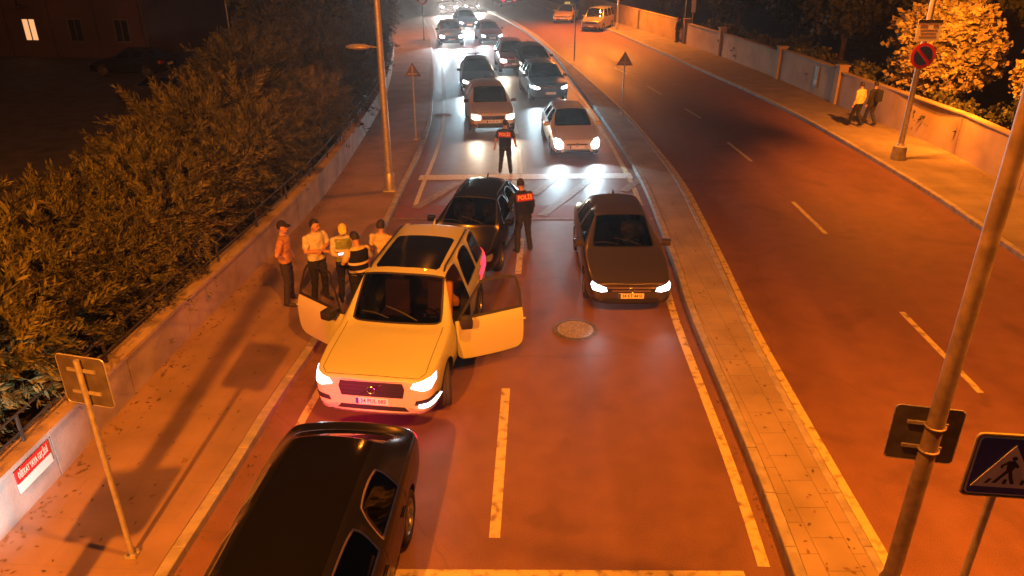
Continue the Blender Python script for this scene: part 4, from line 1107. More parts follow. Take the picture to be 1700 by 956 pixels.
person('man in a pale yellow shirt seen from behind beside the rear of the white SUV', (-2.70, 14.3), 75, C_YEL, C_BLACK, arms=(((.02, .27, 1.14), (.16, .20, .93)), ((.02, -.27, 1.14), (.16, -.20, .93))), look=-10, z0=0, hgt=1.80)
person('police officer with a red POLİS back patch beside the black hatchback', (.28, 17.0), 112, C_NAVY, C_BLACK, arms=(((.16, .26, 1.16), (.34, .16, 1.06)), ((.02, -.27, 1.14), (.14, -.25, .92))), lean=14, sleeves='long', z0=0, hgt=1.84, extra=vest(C_BLACK, patchtext='POLİS', patchm=M_PATCH), legs=(((.03, .13, .50), (-.05, .17, .09)), ((.05, -.13, .50), (-.03, -.16, .09))))
person('police officer with a small red back patch standing alone on the road facing the queue', (-.22, 23.7), 84, C_NAVY, C_BLACK, arms=(((-.02, .29, 1.14), (.02, .33, .90)), ((-.02, -.30, 1.14), (.12, -.32, .95))), cap=C_BLACK, z0=0, hgt=1.78, extra=vest(C_BLACK, patchtext='POLİS', patchm=M_PATCH), legs=(((.02, .13, .50), (.0, .17, .09)), ((.0, -.13, .50), (-.0, -.17, .09))))
walk = (((.14, .10, .52), (.22, .10, .12)), ((.05, -.10, .50), (-.18, -.10, .13)))
person('walker in a pale yellow jacket and black trousers on the right sidewalk', (13.9, 30.0), 120, C_YEL, C_BLACK, sleeves='long', legs=walk, z0=SW, hgt=1.76)
def backpack(root, up, FX, FY, T):
    bm = bmesh.new(); box(bm, up(-.20, 0, 1.22), (.18, .30, .46), bevel=.06); bm_obj('backpack', bm, C_BLACK, root, 50)
person('walker in dark clothes with a backpack next to the one in the pale jacket', (14.5, 30.1), 115, C_BLACK, C_JEAN, sleeves='long', legs=walk, z0=SW, hgt=1.76, extra=backpack)
person('dark figure standing by the far gap in the right wall', (12.1, 57.0), 200, C_BLACK, C_BLACK, sleeves='long', z0=SW, vox=.022)
# people in the cars
drv = (((.16, .24, 1.18), (.40, .14, 1.20)), ((.16, -.24, 1.18), (.40, -.14, 1.20)))
def in_car(label, front, kind, hd, side, shirt, arms=drv, hgt=1.72):
    cx, cy = place(*front, kind, hd); a = R(hd); S_ = SPECS[kind]; x = S_['xb'] + .10; y = side*.37
    wx = cx + math.cos(a)*x - math.sin(a)*y; wy = cy + math.sin(a)*x + math.cos(a)*y
    person(label, (wx, wy), hd, shirt, C_JEAN, arms=arms, seated=True, lean=-10, z0=S_['zb'] + .27, hgt=hgt, vox=.018)
in_car('driver in a pale orange top behind the windscreen of the dark grey sedan', (2.42, 13.55), 'sedan', H(0), 1, C_YEL)
in_car('driver of the black hatchback, dimly seen behind its windscreen', (-1.22, 15.2), 'hatch', H(-10), 1, C_ORG)
in_car('passenger of the black hatchback, dimly seen behind its windscreen', (-1.22, 15.2), 'hatch', H(-10), -1, C_ORG, arms=(((.10, .24, 1.14), (.30, .10, 1.02)), ((.10, -.24, 1.14), (.30, -.08, 1.02))))
# ------------------------------------------------------------------ poles, signs
def cyl_pole(parent, h, r0, r1=None, m=None, name='pole', lean=(0, 0)):
    bm = bmesh.new(); tube(bm, [(0, 0, 0), (lean[0]*.5, lean[1]*.5, h*.5), (lean[0], lean[1], h)], [r0, (r0 + (r1 or r0))/2, r1 or r0], 16)
    return bm_obj(name, bm, m or M_STEEL, parent, 50)
def base_plate(parent, r=.16, h=.03):
    bm = bmesh.new(); box(bm, (0, 0, h/2), (2*r, 2*r, h), bevel=.006)
    for sx in (1, -1):
        for sy in (1, -1): bmesh.ops.create_cone(bm, cap_ends=True, segments=8, radius1=.02, radius2=.02, depth=.05, matrix=Matrix.Translation((sx*r*.72, sy*r*.72, h + .01)))
    return bm_obj('base_plate', bm, M_STEEL, parent)
def rrect(w_, h_, r, n=5):
    P = []
    for cx, cy, a0 in ((w_/2-r, h_/2-r, 0), (-w_/2+r, h_/2-r, 90), (-w_/2+r, -h_/2+r, 180), (w_/2-r, -h_/2+r, 270)):
        for i in range(n + 1): a = R(a0 + 90*i/n); P.append((cx + r*math.cos(a), cy + r*math.sin(a)))
    return P
def face_plate(parent, poly, cz, depth0, depth1, m, name, ang=0, cx=0):
    """flat piece whose face looks towards -y (before turning by ang)"""
    bm = bmesh.new(); rt = Matrix.Rotation(R(ang), 3, 'Z')
    prism(bm, poly, lambda a, b, d: rt @ Vector((cx + a, d, cz + b)), depth0, depth1)
    return bm_obj(name, bm, m, parent)
def crossing_sign(root, cz, ang=0, sz=.62, front=True, cx=0):
    face_plate(root, rrect(sz, sz, .05), cz, -.045, -.03, M_SIGNBACK, 'plate', ang, cx)
    rim = bmesh.new(); rt = Matrix.Rotation(R(ang), 3, 'Z')
    pts = [rt @ Vector((cx + a, -.040, cz + b)) for a, b in rrect(sz + .02, sz + .02, .05)]; pts.append(pts[0])
    tube(rim, pts, .014, 6, cap=False); bm_obj('frame', rim, M_YEL, root, 60)
    face_plate(root, rrect(sz*.97, sz*.97, .045), cz, -.050, -.0455, M_WHITE, 'white_border', ang, cx)
    face_plate(root, rrect(sz*.92, sz*.92, .035), cz, -.055, -.0505, M_BLUE, 'blue_field', ang, cx)
    t = sz*.43; tri = [(-t, -t*.80), (t, -t*.80), (0, t*.86)]
    tr = face_plate(root, tri, cz, -.060, -.0555, M_WHITE, 'white_triangle', ang, cx)
    bm = bmesh.new(); k = sz
    def add(P): prism(bm, [(cx + a*k, b*k) for a, b in P], lambda a, b, d: rt @ Vector((a, d, cz + b)), -.064, -.0605)
    add([(.03 + .034*math.cos(q), .155 + .034*math.sin(q)) for q in [2*math.pi*i/14 for i in range(14)]])
    add([(-.035, .11), (.045, .115), (.075, .02), (.045, -.06), (-.03, -.06), (-.04, .03)])
    add([(-.035, .11), (-.12, .035), (-.115, -.015), (-.085, -.012), (-.085, .02), (-.02, .07)])
    add([(.045, .115), (.12, .03), (.105, -.005), (.08, .01), (.03, .07)])
    add([(-.03, -.05), (.02, -.055), (-.07, -.19), (-.115, -.27), (-.17, -.27), (-.10, -.16)])
    add([(.0, -.055), (.045, -.05), (.08, -.16), (.125, -.27), (.075, -.275), (.035, -.18)])
    for x in (-.27, -.03, .20): add([(x, -.28), (x + .045, -.28), (x + .09, -.20) if x < -.1 else (x + .05, -.20), (x + .05, -.20) if x < -.1 else (x + .01, -.20)])
    bm_obj('walking_figure', bm, M_INK, tr)
def back_of_sign(root, cz, ang, sz=.62, cx=0):
    face_plate(root, rrect(sz, sz, .05), cz, .035, .047, M_SIGNBACK, 'plate', ang, cx)
    bm = bmesh.new(); rt = Matrix.Rotation(R(ang), 3, 'Z'); pts = [rt @ Vector((cx + a, .042, cz + b)) for a, b in rrect(sz + .015, sz + .015, .05)]; pts.append(pts[0])
    tube(bm, pts, .008, 6, cap=False); bm_obj('frame', bm, M_STEEL, root, 60)
    for dz in (-.14, .14):
        bm = bmesh.new(); box(bm, rt @ Vector((cx, .025, cz + dz)), (sz*.6, .02, .035), rt); bm_obj('bracket', bm, M_STEEL, root)
# near left: a crossing sign seen from behind
b = g(220, 922, SW)
root = empty('crossing_sign', (b.x, b.y, SW), 0, 'back of a square sign on a thin steel post on the near left sidewalk', 'road sign')
cyl_pole(root, 2.78, .032); base_plate(root, .07, .02)
back_of_sign(root, 2.50, -14, .60, .0)
# near right: crossing sign facing the camera, cut by the frame
root = empty('crossing_sign', (4.22, 5.12, KH), 0, 'blue square pedestrian crossing sign with a white triangle at the right edge', 'road sign')
cyl_pole(root, 2.98, .034); base_plate(root, .08, .02)
crossing_sign(root, 2.80, -6, .62, cx=.02)
bm = bmesh.new(); bmesh.ops.create_uvsphere(bm, u_segments=10, v_segments=6, radius=.045, matrix=Matrix.Translation((0, 0, 3.0)) @ Matrix.Diagonal((1.2, 1.2, .6, 1))); bm_obj('post_cap', bm, M_SIGNBACK, root, 60)
# lamp posts
def lamp_post(x, y, z, h, r0, r1, label, heads, small=None, grp='tall street lamps', lit=True):
    root = empty('street_lamp', (x, y, z), 0, label, 'street lamp', grp); cyl_pole(root, h, r0, r1)
    base_plate(root, r0*1.7, .04)
    bm = bmesh.new(); tube(bm, [(0, 0, .03), (0, 0, .5), (0, 0, .56)], [r0*1.35, r0*1.3, r0*1.02], 16); bm_obj('base_sleeve', bm, M_STEEL, root, 50)
    for hx, hy, hz in heads:
        bm = bmesh.new(); tube(bm, [(0, 0, h - .1), (hx*.3, hy*.3, h + .25), (hx*.8, hy*.8, hz + .1), (hx, hy, hz + .08)], .035, 8); bm_obj('arm', bm, M_STEEL, root, 50)
        a = math.atan2(hy, hx); bm = bmesh.new()
        bmesh.ops.create_uvsphere(bm, u_segments=16, v_segments=8, radius=1, matrix=Matrix.Translation((hx, hy, hz + .10)) @ Matrix.Rotation(a, 4, 'Z') @ Matrix.Diagonal((.38, .16, .09, 1)))
        bmesh.ops.delete(bm, geom=[v for v in bm.verts if v.co.z < hz + .085], context='VERTS'); lh = bm_obj('lamp_head', bm, M_STEEL, root, 60)
        bm = bmesh.new(); box(bm, (hx, hy, hz + .082), (.5, .2, .01), Matrix.Rotation(a, 3, 'Z')); bm_obj('lamp_glass', bm, mat('sodium_lens', (.5, .4, .3), .3, emit=(1, .4, .06), es=6 if lit else 0), lh)
    if small:
        sx, sy, sz = small; bm = bmesh.new(); tube(bm, [(0, 0, sz - .02), (sx*.5, sy*.5, sz + .02), (sx*.75, sy*.75, sz)], .022, 8); bm_obj('side_arm', bm, M_STEEL, root, 50)
        a = math.atan2(sy, sx); bm = bmesh.new()
        bmesh.ops.create_uvsphere(bm, u_segments=16, v_segments=8, radius=1, matrix=Matrix.Translation((sx, sy, sz)) @ Matrix.Rotation(a, 4, 'Z') @ Matrix.Diagonal((.36, .15, .08, 1))); bm_obj('side_lamp', bm, M_STEEL, root, 60)
    return root
near = lamp_post(4.16, 6.02, KH, 9.3, .088, .07, 'brown lamp post at bottom right with a sign back clamped on', ((-3.6, -.6, 9.25), (2.6, -.7, 9.25)))
back_of_sign(near, 2.40, -12, .62, -.06)
for c_ in near.children:
    if c_.name.startswith(('pole', 'base_sleeve')): c_.data.materials[0] = mat('brown_pole_paint', (.20, .155, .13), .5, var=.25, scale=7)
bm = bmesh.new()
for z in (2.26, 2.54):
    bm = bmesh.new(); tube(bm, [(.093*math.cos(a), .093*math.sin(a), z) for a in [2*math.pi*i/20 for i in range(21)]], .012, 6, cap=False)
    bm_obj('clamp', bm, MATS['brown_pole_paint'], near, 50)
lft = lamp_post(-5.15, 4.5, SW, 9.2, .11, .08, 'steel lamp post with a sign plate on the near left sidewalk, outside the picture', ((2.4, -.3, 9.2),))
back_of_sign(lft, 2.35, 8, .7, 0)
lamp_post(-5.0, -6.2, SW, 9.2, .11, .08, 'steel lamp post behind the bridge on the left sidewalk, outside the picture', ((.05, 1.3, 9.2),))
b = g(648, 316, SW)
lamp_post(b.x, b.y, SW, 8.6, .11, .07, 'tall orange lit lamp post with a low side lamp on the left sidewalk', ((1.6, .3, 8.8),), small=(-.62, .05, 4.15))
b = g(1490, 264, SW)
rl = lamp_post(b.x, b.y, SW, 8.8, .10, .07, 'lamp post on the right sidewalk carrying a round no parking sign and a text plate', ((-1.8, -.6, 8.95),), small=(.62, .05, 5.75))
bm = bmesh.new(); tube(bm, [(0, 0, 0), (0, 0, .45), (0, 0, .5)], [.24, .22, .12], 16); bm_obj('concrete_foot', bm, M_KERB, rl, 50)
ns = empty('parking_sign', (b.x, b.y, SW), 0, 'round blue and red sign under a pale plate on the right lamp post', 'road sign')
circ = lambda r, n=32: [(r*math.cos(2*math.pi*i/n), r*math.sin(2*math.pi*i/n)) for i in range(n)]
zz = 3.45; yo = -.12
def fp(P, z, d0, d1, m, nm, par=ns): return face_plate(par, P, z, d0 + yo, d1 + yo, m, nm)
fp(circ(.40), zz, -.02, -.005, M_SIGNRED, 'red_ring')
for s in (1, -1):
    half = [(.30*math.cos(R(a)), .30*math.sin(R(a))) for a in range(-35 + (180 if s < 0 else 0), 126 + (180 if s < 0 else 0), 10)]
    fp(half, zz, -.028, -.0205, M_BLUE, 'blue_field')
fp(rrect(.78, .66, .02), zz + .78, -.02, -.005, M_WHITE, 'text_plate')
bm = bmesh.new(); box(bm, (0, yo - .022, zz + 1.06), (.76, .006, .10)); bm_obj('header_strip', bm, M_INK, ns)
# pale arm and picture like print of the plate
bm = bmesh.new()
for i, (x, wd_) in enumerate(((-.18, .24), (.2, .16))): box(bm, (x, yo - .0225, zz + .93), (wd_, .005, .07))
for i in range(3): box(bm, (0, yo - .0225, zz + .80 - i*.10), (.55 - .06*(i % 2), .005, .022))
bm_obj('print', bm, mat('faded_print', (.25, .12, .10), .6), ns)
b = g(1024, 50, SW)
lamp_post(b.x, b.y, SW, 8.6, .09, .06, 'far silver lamp post beside the silver van', ((-1.6, -.2, 8.8),))
# warning triangles
def triangle_sign(px, py, h, label, facing, face, sz=.30, ang=0):
    b = g(px, py, SW); root = empty('warning_sign', (b.x, b.y, SW), R(ang), label, 'road sign')
    cyl_pole(root, h, .03); base_plate(root, .08, .02)
    t = sz; P = [(-t, -t*.62), (t, -t*.62), (0, t*1.0)]; Q = [(a*.66, b_*.66 - .012) for a, b_ in P]
    s = -1 if facing else 1
    if facing:
        face_plate(root, P, h - .20, -.05, -.035, M_SIGNRED, 'red_border'); face_plate(root, Q, h - .20, -.056, -.0505, M_WHITE, 'white_field')
        bm = bmesh.new(); box(bm, (0, -.058, h - .21), (.05, .005, .22)); box(bm, (.05, -.058, h - .26), (.10, .005, .04)); bm_obj('symbol', bm, M_INK, root)
    else:
        face_plate(root, P, h - .20, .035, .05, face, 'plate')
        bm = bmesh.new(); box(bm, (0, .03, h - .3), (.34, .012, .03)); bm_obj('bracket', bm, M_STEEL, root)
    return root
triangle_sign(691, 232, 2.72, 'back of a dark triangular warning sign on the left sidewalk past the lamp post', False, mat('brown_back', (.12, .07, .05), .6))
triangle_sign(1032, 189, 2.45, 'pale orange back of a triangular warning sign on the median', False, mat('pale_back', (.30, .22, .16), .6), .36)
b = g(953, 101, SW); root = empty('road_sign', b, 0, 'thin dark post with a round blue sign on the far median', 'road sign')
cyl_pole(root, 3.9, .035, m=M_DARKST); face_plate(root, circ(.30), 3.75, -.06, -.04, M_BLUE, 'round_plate')
b = g(704, 66, SW); root = empty('road_sign', b, 0, 'pinkish round sign on a thin post at the top of the left sidewalk', 'road sign')
cyl_pole(root, 2.9, .04, m=M_DARKST); base_plate(root, .12, .03)
face_plate(root, circ(.42), 2.9, -.06, -.04, M_SIGNRED, 'red_disc'); face_plate(root, circ(.28), 2.9, -.066, -.0605, M_WHITE, 'white_disc')
# thin pole in the dark lot, small lit lamp behind the right wall
root = empty('lot_pole', (-15.2, 42, 0), 0, 'thin pale pole in the dark lot beyond the left trees', 'pole'); cyl_pole(root, 4.2, .05, .03)
bm = bmesh.new(); box(bm, (.12, 0, 4.2), (.35, .1, .06), bevel=.02); bm_obj('head', bm, M_STEEL, root)
root = empty('garden_lamp', (13.3, 60.5, 0), 0, 'tiny white lit garden lamp behind the gap of the right wall', 'lamp'); cyl_pole(root, 3.6, .04)
bm = bmesh.new(); bmesh.ops.create_uvsphere(bm, u_segments=12, v_segments=8, radius=.14, matrix=Matrix.Translation((0, 0, 3.7))); bm_obj('globe', bm, mat('lit_globe', (.9, .9, .9), .3, emit=(1, .95, .85), es=4), root, 60)
root = empty('notice_post', (13.6, 59.2, 0), 0, 'small pale upright board on a post behind the right wall by the garden lamp', 'sign'); cyl_pole(root, 2.9, .04)
bm = bmesh.new(); box(bm, (0, -.05, 2.5), (.32, .03, .95), bevel=.01); bm_obj('board', bm, M_WHITE, root)
# ------------------------------------------------------------------ dark apartment blocks far left
M_FAC = mat('facade_paint', (.06, .036, .033), .85, var=.25, scale=.4); M_FAC2 = mat('facade_grey', (.08, .08, .075), .9, var=.25, scale=.4)
M_WDARK = mat('dark_window', (.01, .01, .012), .15)
M_WLIT = mat('warm_lit_window', (.4, .25, .15), .5, emit=(1, .48, .20), es=1.1); M_WLITW = mat('white_lit_window', (.5, .5, .45), .5, emit=(.9, 1, .85), es=.9)
def block(name, x0, y0, w_, d_, h, m, label, cols, floors, lit, rot=0, wz=3.0, balc=True, grp='dark apartment blocks'):
    root = empty(name, (x0, y0, 0), R(rot), label, 'building', grp)
    bm = bmesh.new(); box(bm, (w_/2, d_/2, h/2), (w_, d_, h)); bm_obj('wall', bm, m, root)
    bm = bmesh.new(); box(bm, (w_/2, d_/2, h + .15), (w_ + .6, d_ + .6, .3)); bm_obj('roof', bm, M_FAC2, root)
    for f in range(floors):
        for c in range(cols):
            cx = (c + .5) * w_/cols; cz = f*wz + 1.7; k = lit.get((f, c))
            bm = bmesh.new(); 
            for a, b_, s_, t_ in ((0, .68, 1.5, .08), (0, -.68, 1.5, .08), (-.71, 0, .08, 1.28), (.71, 0, .08, 1.28), (0, 0, .05, 1.28)): box(bm, (cx + a*.66, -.03, cz + b_), (s_*.68 if s_ > 1 else s_, .09, t_))
            wn = bm_obj('window', bm, M_FAC2, root)
            bm = bmesh.new(); box(bm, (cx, -.012, cz), (.90, .02, 1.28)); bm_obj('pane', bm, k if k else M_WDARK, wn)
        if balc and f:
            bm = bmesh.new(); box(bm, (w_*.5, -.5, f*wz + .1), (w_*.3, 1.0, .14)); box(bm, (w_*.5, -.98, f*wz + .6), (w_*.3, .05, .9)); bm_obj('balcony', bm, m, root)
    for c in range(cols + 1):
        bm = bmesh.new(); box(bm, (c*w_/cols*.98 + .1, -.09, h/2), (.35, .16, h)); bm_obj('pilaster', bm, m, root)
    return root
block('apartment_block', -45.2, 52, 22, 12, 15, M_FAC, 'dark apartment block at the top left corner with one orange lit window', 7, 5, {(0, 4): M_WLIT, (1, 4): M_WLIT}, rot=-6)
block('apartment_block', -41, 80, 22, 12, 15, M_FAC2, 'dark apartment block at the top edge with white lit ground floor windows', 8, 5, {(0, 0): M_WLITW, (0, 2): M_WLITW, (0, 3): M_WLITW, (0, 4): M_WLITW, (1, 1): M_WLITW}, rot=-4)
o = strip('parking_ground', lambda y: -60, lambda y: WL(y) - 4.2, -.012, M_LOT, ys(-10, 100, 10))
# ------------------------------------------------------------------ trees
def leafmat(name, c, c2, rough=.65):
    m = mat(name, c, rough, c2=c2, scale=3.0, detail=5, lo=.35, hi=.62)
    b = m.node_tree.nodes['Principled BSDF']; b.inputs['Specular IOR Level'].default_value = .3
    return m
M_LEAF = leafmat('foliage', (.14, .14, .046), (.028, .034, .013))
M_LEAF2 = leafmat('foliage_dark', (.06, .07, .028), (.025, .03, .013))
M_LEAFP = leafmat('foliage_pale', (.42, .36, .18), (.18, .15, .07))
M_LEAFR = leafmat('foliage_red_glow', (.10, .030, .018), (.04, .012, .010))  # red light on the foliage is put into the leaf colour
M_BARK = mat('bark', (.09, .065, .045), .95, var=.4, scale=10, bump=.6, bscale=20)
def crown_mesh(seed, rx, ry, rz, nb, leaf=.12, per=26, feather=True, zc=0.0, lumps=9, spray=.5):
    """branch sprays that leave a few limbs and point outwards; each spray is a twig with leaf blades"""
    rnd = random.Random(seed); V = []; Fc = []
    L = [(Vector((rnd.uniform(-.55, .55)*rx, rnd.uniform(-.55, .55)*ry, rnd.uniform(-.45, .55)*rz)), rnd.uniform(.38, .62)) for _ in range(lumps)]
    for _ in range(nb):
        c, q = rnd.choice(L)
        d = Vector((rnd.gauss(0, 1), rnd.gauss(0, 1), rnd.gauss(.25, .8))).normalized()
        r = rnd.uniform(.55, 1.0)
        p = c + Vector((d.x*rx*q*r, d.y*ry*q*r, d.z*rz*q*r))
        dirn = (d + Vector((rnd.gauss(0, .35), rnd.gauss(0, .35), rnd.uniform(-.2, .5)))).normalized()
        ln = spray * rnd.uniform(.6, 1.3)
        side = dirn.cross(Vector((rnd.gauss(0, 1), rnd.gauss(0, 1), 1))).normalized(); nrm = side.cross(dirn)
        kl = rnd.uniform(.55, 1.55)
        for i in range(per):
            t = rnd.random(); b = p + dirn*ln*t + Vector((rnd.gauss(0, .03), rnd.gauss(0, .03), rnd.gauss(0, .03))) - Vector((0, 0, .18*t*t*ln))
            if feather: a = (dirn*1.1 + side*rnd.choice((-1, 1))*rnd.uniform(.4, 1.0) + nrm*rnd.gauss(0, .35)).normalized()
            else: a = Vector((rnd.gauss(0, 1), rnd.gauss(0, 1), rnd.gauss(0, 1))).normalized()
            wv = a.cross(Vector((rnd.gauss(0, 1), rnd.gauss(0, 1), rnd.gauss(0, 1)))).normalized()
            l = leaf*kl*rnd.uniform(.6, 1.4)*(1.15 - .5*t); ww = l*(.105 if feather else .38)
            n = len(V); V += [b, b + a*l*.5 + wv*ww, b + a*l, b + a*l*.5 - wv*ww]; Fc.append((n, n+1, n+2, n+3))
    me = bpy.data.meshes.new('crown'); me.from_pydata([(v.x, v.y, v.z + zc) for v in V], [], Fc); me.update(); return me
def trunk_mesh(seed, h, r, zc, rx, rz, nl=8):
    rnd = random.Random(seed); bm = bmesh.new()
    top = zc + rz*.3
    P = [Vector((0, 0, -.1))]; n = 5
    for i in range(1, n + 1): P.append(Vector((rnd.gauss(0, .05)*i, rnd.gauss(0, .05)*i, top*i/n)))
    tube(bm, P, [r*(1 - .75*i/n) for i in range(n + 1)], 8)
    for i in range(nl):
        t = rnd.uniform(.3, .95); b = P[int(t*n)]; a = rnd.uniform(0, 6.28); l = rx*rnd.uniform(.5, .85)
        e = b + Vector((math.cos(a)*l, math.sin(a)*l, rnd.uniform(.25, .8)*rz))
        m = (b + e)/2 + Vector((rnd.gauss(0, .08), rnd.gauss(0, .08), .1)); tube(bm, [b, m, e], [r*.38, r*.22, r*.08], 6)
    me = bpy.data.meshes.new('trunk'); bmesh.ops.recalc_face_normals(bm, faces=bm.faces); bm.to_mesh(me); bm.free(); return me
VAR = []
for s in range(5):
    zc = 1.75 + .1*s
    VAR.append((crown_mesh(10 + s, 1.45, 1.45, 1.35, 640, .155, 48, True, zc, 12, .80), trunk_mesh(10 + s, 3, .09, zc, 1.4, 1.3)))
def tree(name, loc, var, m, label, group, sc_=1.0, rz=0, zs=1.0, cat='tree'):
    cm, tm = var; root = empty(name, loc, rz, label, cat, group); root.scale = (sc_, sc_, sc_*zs)
    c = bpy.data.objects.new('crown', cm); col.objects.link(c); c.parent = root
    if not cm.materials: cm.materials.append(m)
    c.material_slots[0].link = 'OBJECT'; c.material_slots[0].material = m
    t = bpy.data.objects.new('trunk', tm); col.objects.link(t); t.parent = root
    if not tm.materials: tm.materials.append(M_BARK)
    return root
rnd = random.Random(5)
y = 5.2; n = 0
GL = 'trees in the belt behind the left wall'
ORD = 'first second third fourth fifth sixth seventh eighth ninth tenth eleventh twelfth thirteenth fourteenth fifteenth sixteenth seventeenth eighteenth nineteenth twentieth'.split() + ['twenty-' + w_ for w_ in 'first second third fourth fifth sixth seventh eighth ninth'.split()]
def leftlabel(n, row):
    return ('feathery orange lit tree behind the left wall, ' if row == 0 else 'feathery darker tree behind the left wall, ') + ORD[n] + ' in the ' + ('front' if row == 0 else 'back') + ' row from the camera'
while y < 62:
    k = 1 + max(0, (y - 20))*.014
    g0 = GL + ', front row' + str(int(y < 10) * 1 + int(10 <= y < 17) * 2 + int(17 <= y < 28) * 3)
    for row, (dx, s0) in enumerate(((-1.45, .80), (-3.1, 1.0))):
        jx = rnd.uniform(-.25, .25); jy = rnd.uniform(-.3, .3) + row*.8
        ss = s0 * rnd.uniform(.88, 1.12) * k
        seg = 'near end' if y < 10 else 'beside the people' if y < 17 else 'beside the lamp post' if y < 28 else 'far end'
        tree('tree', (WL(y) + dx*k + jx, y + jy, -.05 if row == 0 else -.3), VAR[rnd.randrange(5)], M_LEAF if rnd.random() < .85 else M_LEAF2, leftlabel(n, row), GL, ss, rnd.uniform(0, 6.28), zs=(.98 if y < 18 else 1.08))
    y += 1.75 * k; n += 1
# tall dark trees at the far left that hang over the wall
big = (crown_mesh(41, 2.6, 2.6, 2.8, 1500, .26, 15, False, 4.6, 14, .7), trunk_mesh(41, 7, .18, 4.6, 2.4, 2.6, 12))
for i, (x, y_, s, lb) in enumerate(((-9.6, 36, .92, 'tall dark tree behind the far left wall, nearest the lamp post'), (-10.5, 46, 1.05, 'tall dark tree behind the far left wall, second from the lamp post'), (-11.0, 56, 1.15, 'tall dark tree behind the far left wall, third from the lamp post'), (-13.4, 67, 1.3, 'tall dark tree at the far left bend of the road'), (-17.5, 79, 1.45, 'tall dark tree closing the top left end of the sidewalk'))):
    tree('tall_tree', (x, y_, -.1), big, M_LEAF2, lb, 'tall dark trees at the far left', s, i*1.3)
# right side: the pale lit tree and dark ones
pale = (crown_mesh(71, 2.5, 2.3, 2.2, 1900, .24, 15, False, 4.1, 13, .45), trunk_mesh(71, 6, .16, 4.1, 2.4, 2.2, 14))
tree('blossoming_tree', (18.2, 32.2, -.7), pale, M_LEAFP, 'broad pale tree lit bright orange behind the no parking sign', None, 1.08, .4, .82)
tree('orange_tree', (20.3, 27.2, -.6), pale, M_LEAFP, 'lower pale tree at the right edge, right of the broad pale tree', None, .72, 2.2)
rt = (crown_mesh(81, 2.6, 2.6, 3.0, 1300, .30, 14, False, 4.8, 12, .8), trunk_mesh(81, 7, .2, 4.8, 2.4, 2.8, 12))
for i, (x, y_, s, lb) in enumerate(((20.5, 36.5, 1.1, 'dark tree behind the right wall above the two walkers'), (18.6, 43.5, .95, 'dark tree behind the grey notice wall piece'), (18.4, 51, 1.0, 'dark tree behind the middle of the pinkish wall piece'), (16.8, 58.5, .9, 'dark tree behind the garden lamp'), (14.8, 68, 1.0, 'dark tree behind the silver van'), (12.0, 80, 1.1, 'dark tree behind the yellow taxi'), (24.5, 46, 1.35, 'large dark tree in the second row behind the right wall'), (24.5, 58, 1.4, 'far large dark tree in the second row behind the right wall'))):
    tree('dark_tree', (x, y_, -.2), rt, M_LEAF2, lb, 'dark trees behind the right wall', s, i*1.1)
tree('red_glow_tree', (23.4, 41.5, -.2), rt, M_LEAFR, 'dark tree, red light painted into its leaves, top right, left of the pale tree', None, 1.0, .7)
sh = (crown_mesh(91, 1.1, 1.1, .8, 420, .16, 15, False, .75, 9, .35), trunk_mesh(91, 1.2, .04, .7, .9, .7, 8))
for i in range(12):
    yy = 19 + i*3.2
    tree('shrub', (WR(yy) + 1.35 + (i % 3)*.2, yy, -.1), sh, M_LEAF if i % 2 else M_LEAF2, 'low shrub peeping over the right boundary wall, ' + ORD[i] + ' from the camera', 'shrubs behind the right wall', 1.0 + .1*(i % 3), i*.9, cat='shrub')
# invented lamp, unseen, added to whiten the near left wall
fl = empty('added_fill_lamp', (-4.45, 4.3, SW), 0, 'added unseen fill lamp on a short stand by the left kerb, outside the picture', 'lamp')
cyl_pole(fl, .7, .03); bm = bmesh.new(); box(bm, (-.04, .05, .78), (.22, .12, .16), Matrix.Rotation(R(28), 3, 'Z'), bevel=.02); bm_obj('housing', bm, M_BLACK, fl)
l = light('added_fill_light', 'SPOT', (-4.55, 4.5, SW + .85), 1100, (.9, .95, 1.0), .05, None, spot_size=R(36), spot_blend=.7)
l.location = (-4.75, 4.85, SW + .8); l.rotation_euler = (Vector((-6.5, 7.3, .85)) - Vector(l.location)).to_track_quat('-Z', 'Y').to_euler()

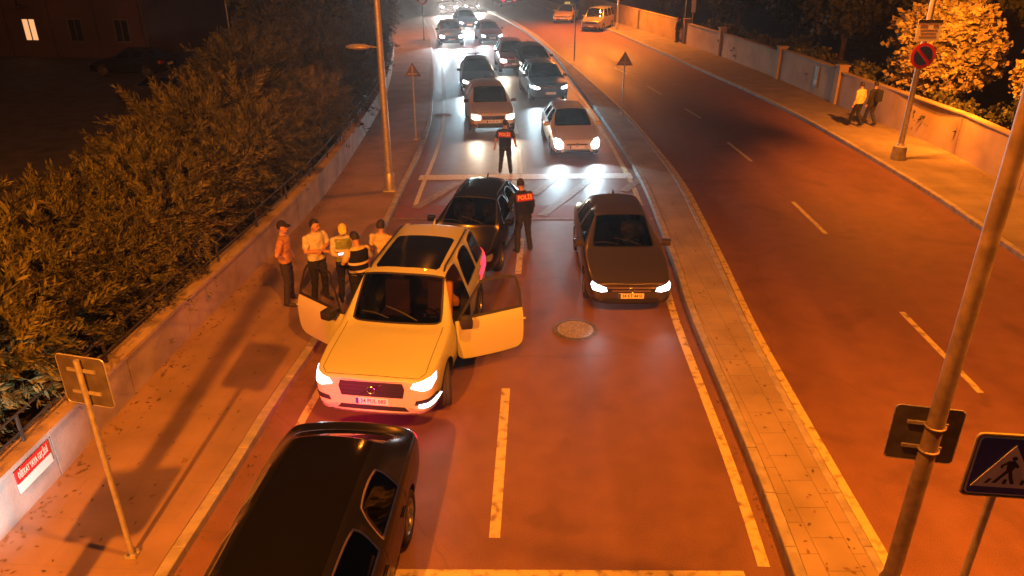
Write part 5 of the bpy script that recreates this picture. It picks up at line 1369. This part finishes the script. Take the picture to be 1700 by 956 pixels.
# fallen leaves and grit along the foot of the walls and in the gutters
rl = random.Random(12); V = []; Fc = []
def scatter(n, fx, y0, y1, z):
    for _ in range(n):
        y_ = y0 + (y1 - y0)*rl.random()**1.4; x_ = fx(y_, rl); a = rl.uniform(0, 6.28); l = rl.uniform(.02, .05); w_ = l*.45
        c = Vector((x_, y_, z + .004)); u_ = Vector((math.cos(a), math.sin(a), rl.uniform(0, .3)))*l; v_ = Vector((-math.sin(a), math.cos(a), 0))*w_
        k_ = len(V); V.extend([c - u_, c + v_, c + u_, c - v_]); Fc.append((k_, k_+1, k_+2, k_+3))
scatter(420, lambda y_, r_: WL(y_) + .03 + abs(r_.gauss(0, .22)), 6, 34, SW)
scatter(260, lambda y_, r_: KL(y_) + .02 + abs(r_.gauss(0, .10)), 6, 34, .004)
scatter(160, lambda y_, r_: r_.uniform(WL(y_) + .3, KL(y_) - .3), 6, 30, SW)
scatter(240, lambda y_, r_: ML(y_) - .02 - abs(r_.gauss(0, .08)), 6, 34, .004)
scatter(150, lambda y_, r_: r_.uniform(ML(y_) + .2, MR(y_) - .2), 6, 30, SW + .014)
scatter(240, lambda y_, r_: WR(y_) - .03 - abs(r_.gauss(0, .3)), 18, 45, SW)
o = py_obj('fallen_leaves', V, Fc, mat('dry_leaf', (.20, .12, .05), .8, c2=(.05, .035, .02), scale=2)); o['kind'] = 'stuff'
# ------------------------------------------------------------------ thin air volume added to put a glow round the lamps
hb = bmesh.new(); bmesh.ops.create_cube(hb, size=1, matrix=Matrix.Translation((0, 40, 7)) @ Matrix.Diagonal((150, 150, 17, 1)))
hm = bpy.data.materials.new('glow_haze'); hm.use_nodes = True; hn = hm.node_tree; hn.nodes.clear()
ho = hn.nodes.new('ShaderNodeOutputMaterial'); hv = hn.nodes.new('ShaderNodeVolumePrincipled')
hv.inputs['Color'].default_value = (.9, .9, .92, 1); hv.inputs['Density'].default_value = .0011; hv.inputs['Anisotropy'].default_value = .75
hn.links.new(hv.outputs[0], ho.inputs['Volume'])
hz = bm_obj('glow_haze', hb, hm); hz['kind'] = 'stuff'
